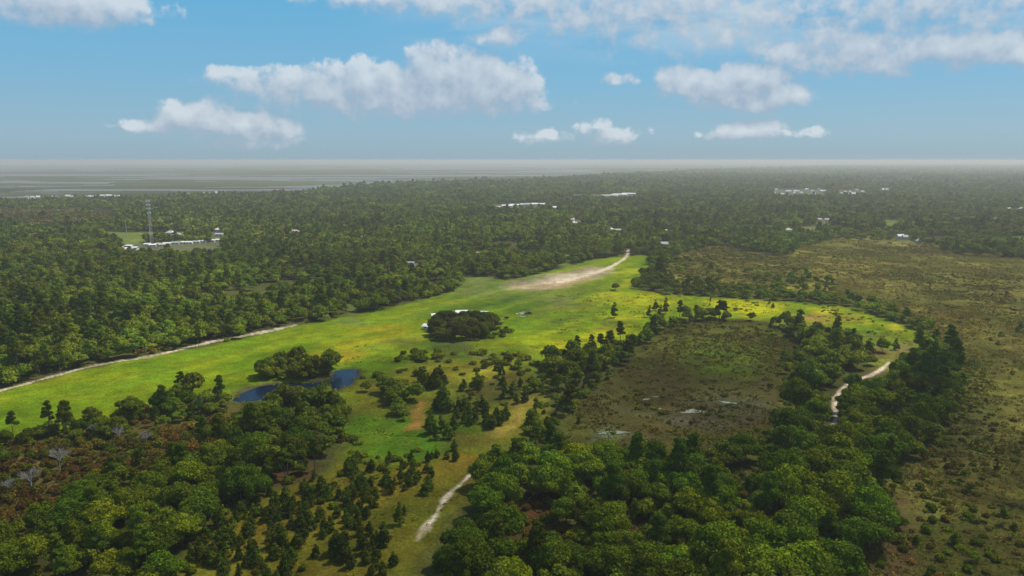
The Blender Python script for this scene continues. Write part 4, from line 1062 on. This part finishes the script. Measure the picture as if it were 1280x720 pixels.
def pole(px, py, h_, rad, label, arm=0, name='utility_pole', cat='utility pole', m='steel'):
    root = bpy.data.objects.new(name, None); C.objects.link(root); x, y = P(px, py); root.location = (x, y, 0); props(root, label, cat)
    bm = bmesh.new(); tube(bm, (0, 0, -.5), (0, 0, h_), rad, rad*.6, 10); link('shaft', tomesh('shaft', bm, M[m]), root)
    if arm:
        for z_ in (h_-1, h_-4):
            bm = bmesh.new(); box(bm, (0, 0, z_), (arm, .25, .25)); a_ = link('crossarm', tomesh('crossarm', bm, M['wood']), root)
            for sx in (-1, -.5, .5, 1):
                bm = bmesh.new(); tube(bm, (sx*arm*.46, 0, z_+.12), (sx*arm*.46, 0, z_+.5), .09, .06, 6); link('insulator', tomesh('insulator', bm, M['white']), a_)
    else:
        bm = bmesh.new(); tube(bm, (0, 0, h_), (0, 0, h_+2), .04, .03, 6); link('tip_rod', tomesh('tip_rod', bm, M['steel']), root)
pole(158.5, 296, 23, .42, 'plain pale monopole left of the lattice tower', name='monopole', cat='pole')
pole(11, 295, 15, .3, 'pale pole at the far left edge of the forest', name='monopole', cat='pole')
pole(277, 277, 20, .3, 'power pole with two crossarms right of the lattice tower', 6)
pole(247, 280, 19, .3, 'power pole with crossarms between the lattice tower and the taller power pole', 6)
pole(377, 279, 17, .28, 'thin power pole above the left forest near the pale roofs', 5)
pole(353, 277, 17, .28, 'thin power pole just left of the pale forest roofs', 5)


# ------------------------------------------------------------------ haze
bm = bmesh.new(); box(bm, (0, 18000, 50), (150000, 60000, 108))
hz = tomesh('haze', bm, None) if False else None
hm = bpy.data.materials.new('haze_air'); hm.use_nodes = True; nt = hm.node_tree; nt.nodes.remove(nt.nodes['Principled BSDF'])
pv = nd(nt, 'ShaderNodeVolumePrincipled'); pv.inputs['Color'].default_value = (.84, .84, .83, 1); pv.inputs['Density'].default_value = 1.4e-4; pv.inputs['Anisotropy'].default_value = .2
nt.links.new(pv.outputs[0], nt.nodes['Material Output'].inputs['Volume'])
ho = link('haze', tomesh('haze', bm, hm)); props(ho, 'thin pale haze over the whole landscape', kind='stuff')

# ------------------------------------------------------------------ thin unseen cumulus added overhead to shade the foreground and the left
cm = bpy.data.materials.new('shade_cloud_vapour'); cm.use_nodes = True; nt = cm.node_tree; nt.nodes.remove(nt.nodes['Principled BSDF'])
cv = nd(nt, 'ShaderNodeVolumePrincipled'); cv.inputs['Color'].default_value = (1, 1, 1, 1); cv.inputs['Density'].default_value = .0019; cv.inputs['Anisotropy'].default_value = .5
nt.links.new(cv.outputs[0], nt.nodes['Material Output'].inputs['Volume'])
CH = 850.; offx, offy = CH/math.tan(R(57))*math.sin(R(62)), CH/math.tan(R(57))*math.cos(R(62))
def overhead(lst, label):
    bm = bmesh.new()
    for gx_, gy_, rx_, ry_, rz_ in lst:
        b2 = bmesh.new(); bmesh.ops.create_icosphere(b2, subdivisions=4, radius=1)
        for v_ in b2.verts:
            c_ = v_.co; k_ = 1+.16*math.sin(c_.x*5+gx_)*math.sin(c_.y*4.3+gy_)+.1*math.sin(c_.z*7+c_.x*6)
            v_.co = (c_.x*rx_*k_+gx_+offx, c_.y*ry_*k_+gy_+offy, CH+(c_.z*rz_*k_ if c_.z > 0 else c_.z*rz_*.45*k_))
        me_ = bpy.data.meshes.new('t'); b2.to_mesh(me_); b2.free(); bm.from_mesh(me_); bpy.data.meshes.remove(me_)
    o_ = link('shade_cloud', tomesh('shade_cloud', bm, cm)); props(o_, label, kind='stuff')
overhead([(40, 150, 470, 200, 120), (330, 250, 200, 120, 90)], 'broad thin cumulus added out of view to shade the foreground')
overhead([(-520, 380, 280, 210, 110)], 'second thin cumulus added out of view to shade the left of the field')

# ------------------------------------------------------------------ light
SUN_EL, SUN_AZ = 57.0, 62.0      # azimuth from +Y towards +X
sl = bpy.data.lights.new('sun', 'SUN'); sl.energy = 4.4; sl.angle = R(.53); sl.color = (1, .93, .80)
so = bpy.data.objects.new('sun', sl); C.objects.link(so)
so.rotation_euler = (R(90-SUN_EL), 0, R(180-SUN_AZ)); so.location = (0, 0, 400)
from mathutils import Vector
sd_ = Vector((math.sin(R(SUN_AZ))*math.cos(R(SUN_EL)), math.cos(R(SUN_AZ))*math.cos(R(SUN_EL)), math.sin(R(SUN_EL))))
so.rotation_euler = sd_.to_track_quat('Z', 'Y').to_euler()

w = bpy.data.worlds.new('World'); SC.world = w; w.use_nodes = True; nt = w.node_tree
bg = nt.nodes['Background']; bg.inputs['Strength'].default_value = .1
sky = nd(nt, 'ShaderNodeTexSky'); sky.sky_type = 'NISHITA'; sky.sun_disc = False; sky.sun_elevation = R(SUN_EL); sky.sun_rotation = R(SUN_AZ)
sky.altitude = 100; sky.air_density = 1.0; sky.dust_density = .6; sky.ozone_density = 2.0
nt.links.new(sky.outputs[0], bg.inputs['Color'])

# clouds: a field of soft puffs, laid out by azimuth and elevation in the sky itself
def L_(a, b): nt.links.new(a, b)
def px2ae(px, py):
    a = (px-640)/F; b = (360-py)/F
    dx, dy, dz = a, CT+b*ST, -ST+b*CT
    return math.degrees(math.atan2(dx, dy)), math.degrees(math.atan2(dz, math.hypot(dx, dy)))
PF = [(85, 8, 78, 20, 1), (45, 4, 40, 14, .9), (112, 6, 36, 18, 1),
      (330, 102, 62, 15, .62), (400, 112, 90, 24, .85), (455, 104, 62, 26, 1), (555, 96, 52, 34, 1.15), (600, 104, 60, 34, 1.15), (638, 108, 38, 28, 1), (520, 122, 140, 24, 1), (455, 132, 140, 16, .6), (590, 128, 90, 16, .8),
      (250, 150, 46, 18, 1), (210, 155, 44, 10, .75), (305, 158, 44, 16, .95), (340, 163, 40, 12, .8), (320, 178, 58, 7, .6),
      (862, 101, 42, 15, 1), (905, 108, 44, 18, 1), (938, 103, 42, 23, 1.15), (970, 118, 38, 15, 1), (940, 124, 70, 14, 1),
      (940, 160, 36, 13, 1), (912, 168, 30, 7, .6), (985, 166, 34, 6, .45), (765, 170, 38, 8, .5), (740, 160, 22, 8, .38), (680, 171, 34, 7, .46), (768, 101, 20, 8, .42), (626, 46, 28, 11, .7), (420, 78, 20, 6, .2),
      (520, 2, 120, 12, .65), (640, 6, 150, 20, .6), (790, 14, 170, 28, .6), (900, 26, 160, 34, .5), (960, 44, 130, 26, .5), (1010, 68, 70, 16, .8), (1080, 66, 70, 24, .85), (1130, 14, 150, 26, .55), (1215, 62, 74, 18, .95), (1290, 66, 60, 16, .9), (1180, 34, 120, 20, .5), (1600, 20, 160, 40, .9), (-320, 90, 120, 26, .9), (1560, 140, 90, 14, .8)]
g = bpy.data.node_groups.new('cloud_density', 'ShaderNodeTree')
g.interface.new_socket('Vector', in_out='INPUT', socket_type='NodeSocketVector'); g.interface.new_socket('Value', in_out='OUTPUT', socket_type='NodeSocketFloat')
gi = nd(g, 'NodeGroupInput'); go = nd(g, 'NodeGroupOutput')
n1 = nd(g, 'ShaderNodeTexNoise'); n1.inputs['Scale'].default_value = .42; n1.inputs['Detail'].default_value = 6; n1.inputs['Roughness'].default_value = .5
g.links.new(gi.outputs[0], n1.inputs['Vector'])
ws = nd(g, 'ShaderNodeVectorMath', operation='MULTIPLY_ADD'); ws.inputs[1].default_value = (3.2, 1.5, 0); ws.inputs[2].default_value = (-1.6, -.75, 0)
g.links.new(n1.outputs['Color'], ws.inputs[0])
wv = nd(g, 'ShaderNodeVectorMath', operation='ADD'); g.links.new(gi.outputs[0], wv.inputs[0]); g.links.new(ws.outputs[0], wv.inputs[1])
acc = None
for px, py, rx, ry, wt_ in PF:
    a, e = px2ae(px, py); ra, re = rx/F*57.3*1.25, ry/F*57.3*1.3
    s1 = nd(g, 'ShaderNodeVectorMath', operation='MULTIPLY_ADD'); s1.inputs[1].default_value = (1/ra, 1/re, 0); s1.inputs[2].default_value = (-a/ra, -e/re, 0)
    g.links.new(wv.outputs[0], s1.inputs[0])
    dt = nd(g, 'ShaderNodeVectorMath', operation='DOT_PRODUCT'); g.links.new(s1.outputs[0], dt.inputs[0]); g.links.new(s1.outputs[0], dt.inputs[1])
    ma = nd(g, 'ShaderNodeMath', operation='MULTIPLY_ADD'); ma.inputs[1].default_value = -wt_; ma.inputs[2].default_value = wt_; g.links.new(dt.outputs['Value'], ma.inputs[0])
    if acc is None: acc = ma.outputs[0]
    else:
        mm = nd(g, 'ShaderNodeMath', operation='SMOOTH_MAX'); mm.inputs[2].default_value = .12; g.links.new(acc, mm.inputs[0]); g.links.new(ma.outputs[0], mm.inputs[1]); acc = mm.outputs[0]
n2 = nd(g, 'ShaderNodeTexNoise'); n2.inputs['Scale'].default_value = .75; n2.inputs['Detail'].default_value = 8; n2.inputs['Roughness'].default_value = .52
g.links.new(gi.outputs[0], n2.inputs['Vector']); n2.inputs['Detail'].default_value = 3.5
m2 = nd(g, 'ShaderNodeMath', operation='MULTIPLY_ADD'); m2.inputs[1].default_value = 1.5; m2.inputs[2].default_value = -.78; g.links.new(n2.outputs['Fac'], m2.inputs[0])
ad = nd(g, 'ShaderNodeMath', operation='ADD'); g.links.new(acc, ad.inputs[0]); g.links.new(m2.outputs[0], ad.inputs[1]); g.links.new(ad.outputs[0], go.inputs[0])

tc = nd(nt, 'ShaderNodeTexCoord'); sx = nd(nt, 'ShaderNodeSeparateXYZ'); L_(tc.outputs['Generated'], sx.inputs[0])
az = nd(nt, 'ShaderNodeMath', operation='ARCTAN2'); L_(sx.outputs[0], az.inputs[0]); L_(sx.outputs[1], az.inputs[1])
el = nd(nt, 'ShaderNodeMath', operation='ARCSINE'); L_(sx.outputs[2], el.inputs[0])
cx = nd(nt, 'ShaderNodeCombineXYZ'); L_(az.outputs[0], cx.inputs[0]); L_(el.outputs[0], cx.inputs[1])
dg_ = nd(nt, 'ShaderNodeVectorMath', operation='SCALE'); dg_.inputs['Scale'].default_value = 57.2958; L_(cx.outputs[0], dg_.inputs[0])
c1 = nd(nt, 'ShaderNodeGroup', node_tree=g); L_(dg_.outputs[0], c1.inputs[0])
of = nd(nt, 'ShaderNodeVectorMath', operation='ADD'); of.inputs[1].default_value = (.45, 1.0, 0); L_(dg_.outputs[0], of.inputs[0])
c2 = nd(nt, 'ShaderNodeGroup', node_tree=g); L_(of.outputs[0], c2.inputs[0])
al = nd(nt, 'ShaderNodeMapRange', interpolation_type='SMOOTHSTEP'); al.inputs['From Min'].default_value = -.1; al.inputs['From Max'].default_value = .66; al.inputs['To Max'].default_value = .82; fn = nd(nt, 'ShaderNodeTexNoise'); fn.inputs['Scale'].default_value = 2.4; fn.inputs['Detail'].default_value = 7; fn.inputs['Roughness'].default_value = .6; L_(dg_.outputs[0], fn.inputs['Vector'])
fa = nd(nt, 'ShaderNodeMath', operation='MULTIPLY_ADD'); fa.inputs[1].default_value = .55; fa.inputs[2].default_value = -.275; L_(fn.outputs['Fac'], fa.inputs[0])
fb = nd(nt, 'ShaderNodeMath', operation='ADD'); L_(fa.outputs[0], fb.inputs[0]); L_(c1.outputs[0], fb.inputs[1]); L_(fb.outputs[0], al.inputs['Value'])
df = nd(nt, 'ShaderNodeMath', operation='SUBTRACT'); L_(c1.outputs[0], df.inputs[0]); L_(c2.outputs[0], df.inputs[1])
lt = nd(nt, 'ShaderNodeMapRange'); lt.inputs['From Min'].default_value = -.35; lt.inputs['From Max'].default_value = .95; L_(df.outputs[0], lt.inputs['Value'])
cc = nd(nt, 'ShaderNodeMix', data_type='RGBA'); cc.inputs['A'].default_value = (3.8, 4.6, 5.7, 1); cc.inputs['B'].default_value = (6.8, 7.4, 7.9, 1); L_(lt.outputs[0], cc.inputs['Factor'])  # light and shade painted into the clouds: sunward sides whiter, undersides greyer
mw = nd(nt, 'ShaderNodeMapRange'); mw.inputs['To Min'].default_value = 1.0; mw.inputs['To Max'].default_value = .34; L_(lt.outputs[0], mw.inputs['Value']); L_(mw.outputs[0], al.inputs['From Max'])
vsx = nd(nt, 'ShaderNodeVectorMath', operation='MULTIPLY'); vsx.inputs[1].default_value = (.09, .38, 1); L_(dg_.outputs[0], vsx.inputs[0])
vn_ = nd(nt, 'ShaderNodeTexNoise'); vn_.inputs['Scale'].default_value = 1.0; vn_.inputs['Detail'].default_value = 6; vn_.inputs['Roughness'].default_value = .55; vn_.inputs['Distortion'].default_value = .6; L_(vsx.outputs[0], vn_.inputs['Vector'])
vr = nd(nt, 'ShaderNodeMapRange', interpolation_type='SMOOTHSTEP'); vr.inputs['From Min'].default_value = .33; vr.inputs['From Max'].default_value = .68; L_(vn_.outputs['Fac'], vr.inputs['Value'])
va = nd(nt, 'ShaderNodeMapRange', interpolation_type='SMOOTHSTEP'); va.inputs['From Min'].default_value = 6.5; va.inputs['From Max'].default_value = 10.5; va.inputs['To Max'].default_value = .8
e2 = nd(nt, 'ShaderNodeSeparateXYZ'); L_(dg_.outputs[0], e2.inputs[0]); L_(e2.outputs[1], va.inputs['Value'])
vb = nd(nt, 'ShaderNodeMapRange', interpolation_type='SMOOTHSTEP'); vb.inputs['From Min'].default_value = -14; vb.inputs['From Max'].default_value = 12; L_(e2.outputs[0], vb.inputs['Value'])
vm = nd(nt, 'ShaderNodeMath', operation='MULTIPLY'); L_(vr.outputs[0], vm.inputs[0]); L_(va.outputs[0], vm.inputs[1])
vm2 = nd(nt, 'ShaderNodeMath', operation='MULTIPLY'); L_(vm.outputs[0], vm2.inputs[0]); L_(vb.outputs[0], vm2.inputs[1])
# clear sky: the physical sky, graded towards the photo's blue near the horizon
eld = nd(nt, 'ShaderNodeMath', operation='MULTIPLY'); eld.inputs[1].default_value = 57.2958/30; L_(el.outputs[0], eld.inputs[0])
rp = nd(nt, 'ShaderNodeValToRGB'); L_(eld.outputs[0], rp.inputs[0])
er = rp.color_ramp; stops = [(0.0, (.28, .43, .54)), (.07, (.27, .46, .60)), (.2, (.19, .46, .68)), (.4, (.12, .44, .72)), (1.0, (.05, .22, .58))]
er.elements[0].position, er.elements[0].color = stops[0][0], (*stops[0][1], 1)
er.elements[1].position, er.elements[1].color = stops[-1][0], (*stops[-1][1], 1)
for p_, c_ in stops[1:-1]: e_ = er.elements.new(p_); e_.color = (*c_, 1)
sc10 = nd(nt, 'ShaderNodeVectorMath', operation='SCALE'); sc10.inputs['Scale'].default_value = 10; L_(rp.outputs[0], sc10.inputs[0])
mf = nd(nt, 'ShaderNodeMapRange'); mf.inputs['From Min'].default_value = 14/57.3; mf.inputs['From Max'].default_value = 40/57.3; mf.inputs['To Min'].default_value = .85; mf.inputs['To Max'].default_value = .1; L_(el.outputs[0], mf.inputs['Value'])
ms = nd(nt, 'ShaderNodeMix', data_type='RGBA'); L_(mf.outputs[0], ms.inputs['Factor']); L_(sky.outputs[0], ms.inputs['A']); L_(sc10.outputs[0], ms.inputs['B'])
# thin veil low down takes the clouds' contrast away
fin = nd(nt, 'ShaderNodeMix', data_type='RGBA'); L_(al.outputs[0], fin.inputs['Factor'])
vl = nd(nt, 'ShaderNodeMix', data_type='RGBA'); vl.inputs['B'].default_value = (5.6, 7.0, 7.9, 1); L_(vm2.outputs[0], vl.inputs['Factor']); L_(ms.outputs['Result'], vl.inputs['A']); L_(vl.outputs['Result'], fin.inputs['A']); L_(cc.outputs['Result'], fin.inputs['B'])
L_(fin.outputs['Result'], bg.inputs['Color'])


vs = SC.view_settings; SC.display_settings.display_device = 'sRGB'
vs.view_transform = 'Standard'; vs.look = 'None'; vs.exposure = 0; vs.gamma = 1; vs.use_curve_mapping = False
SC.render.engine = 'CYCLES'
cy = SC.cycles
cy.max_bounces = 5; cy.diffuse_bounces = 2; cy.glossy_bounces = 2; cy.transmission_bounces = 2; cy.volume_bounces = 1; cy.transparent_max_bounces = 6
cy.use_denoising = True; cy.use_adaptive_sampling = True; cy.adaptive_threshold = .02
cy.caustics_reflective = False; cy.caustics_refractive = False
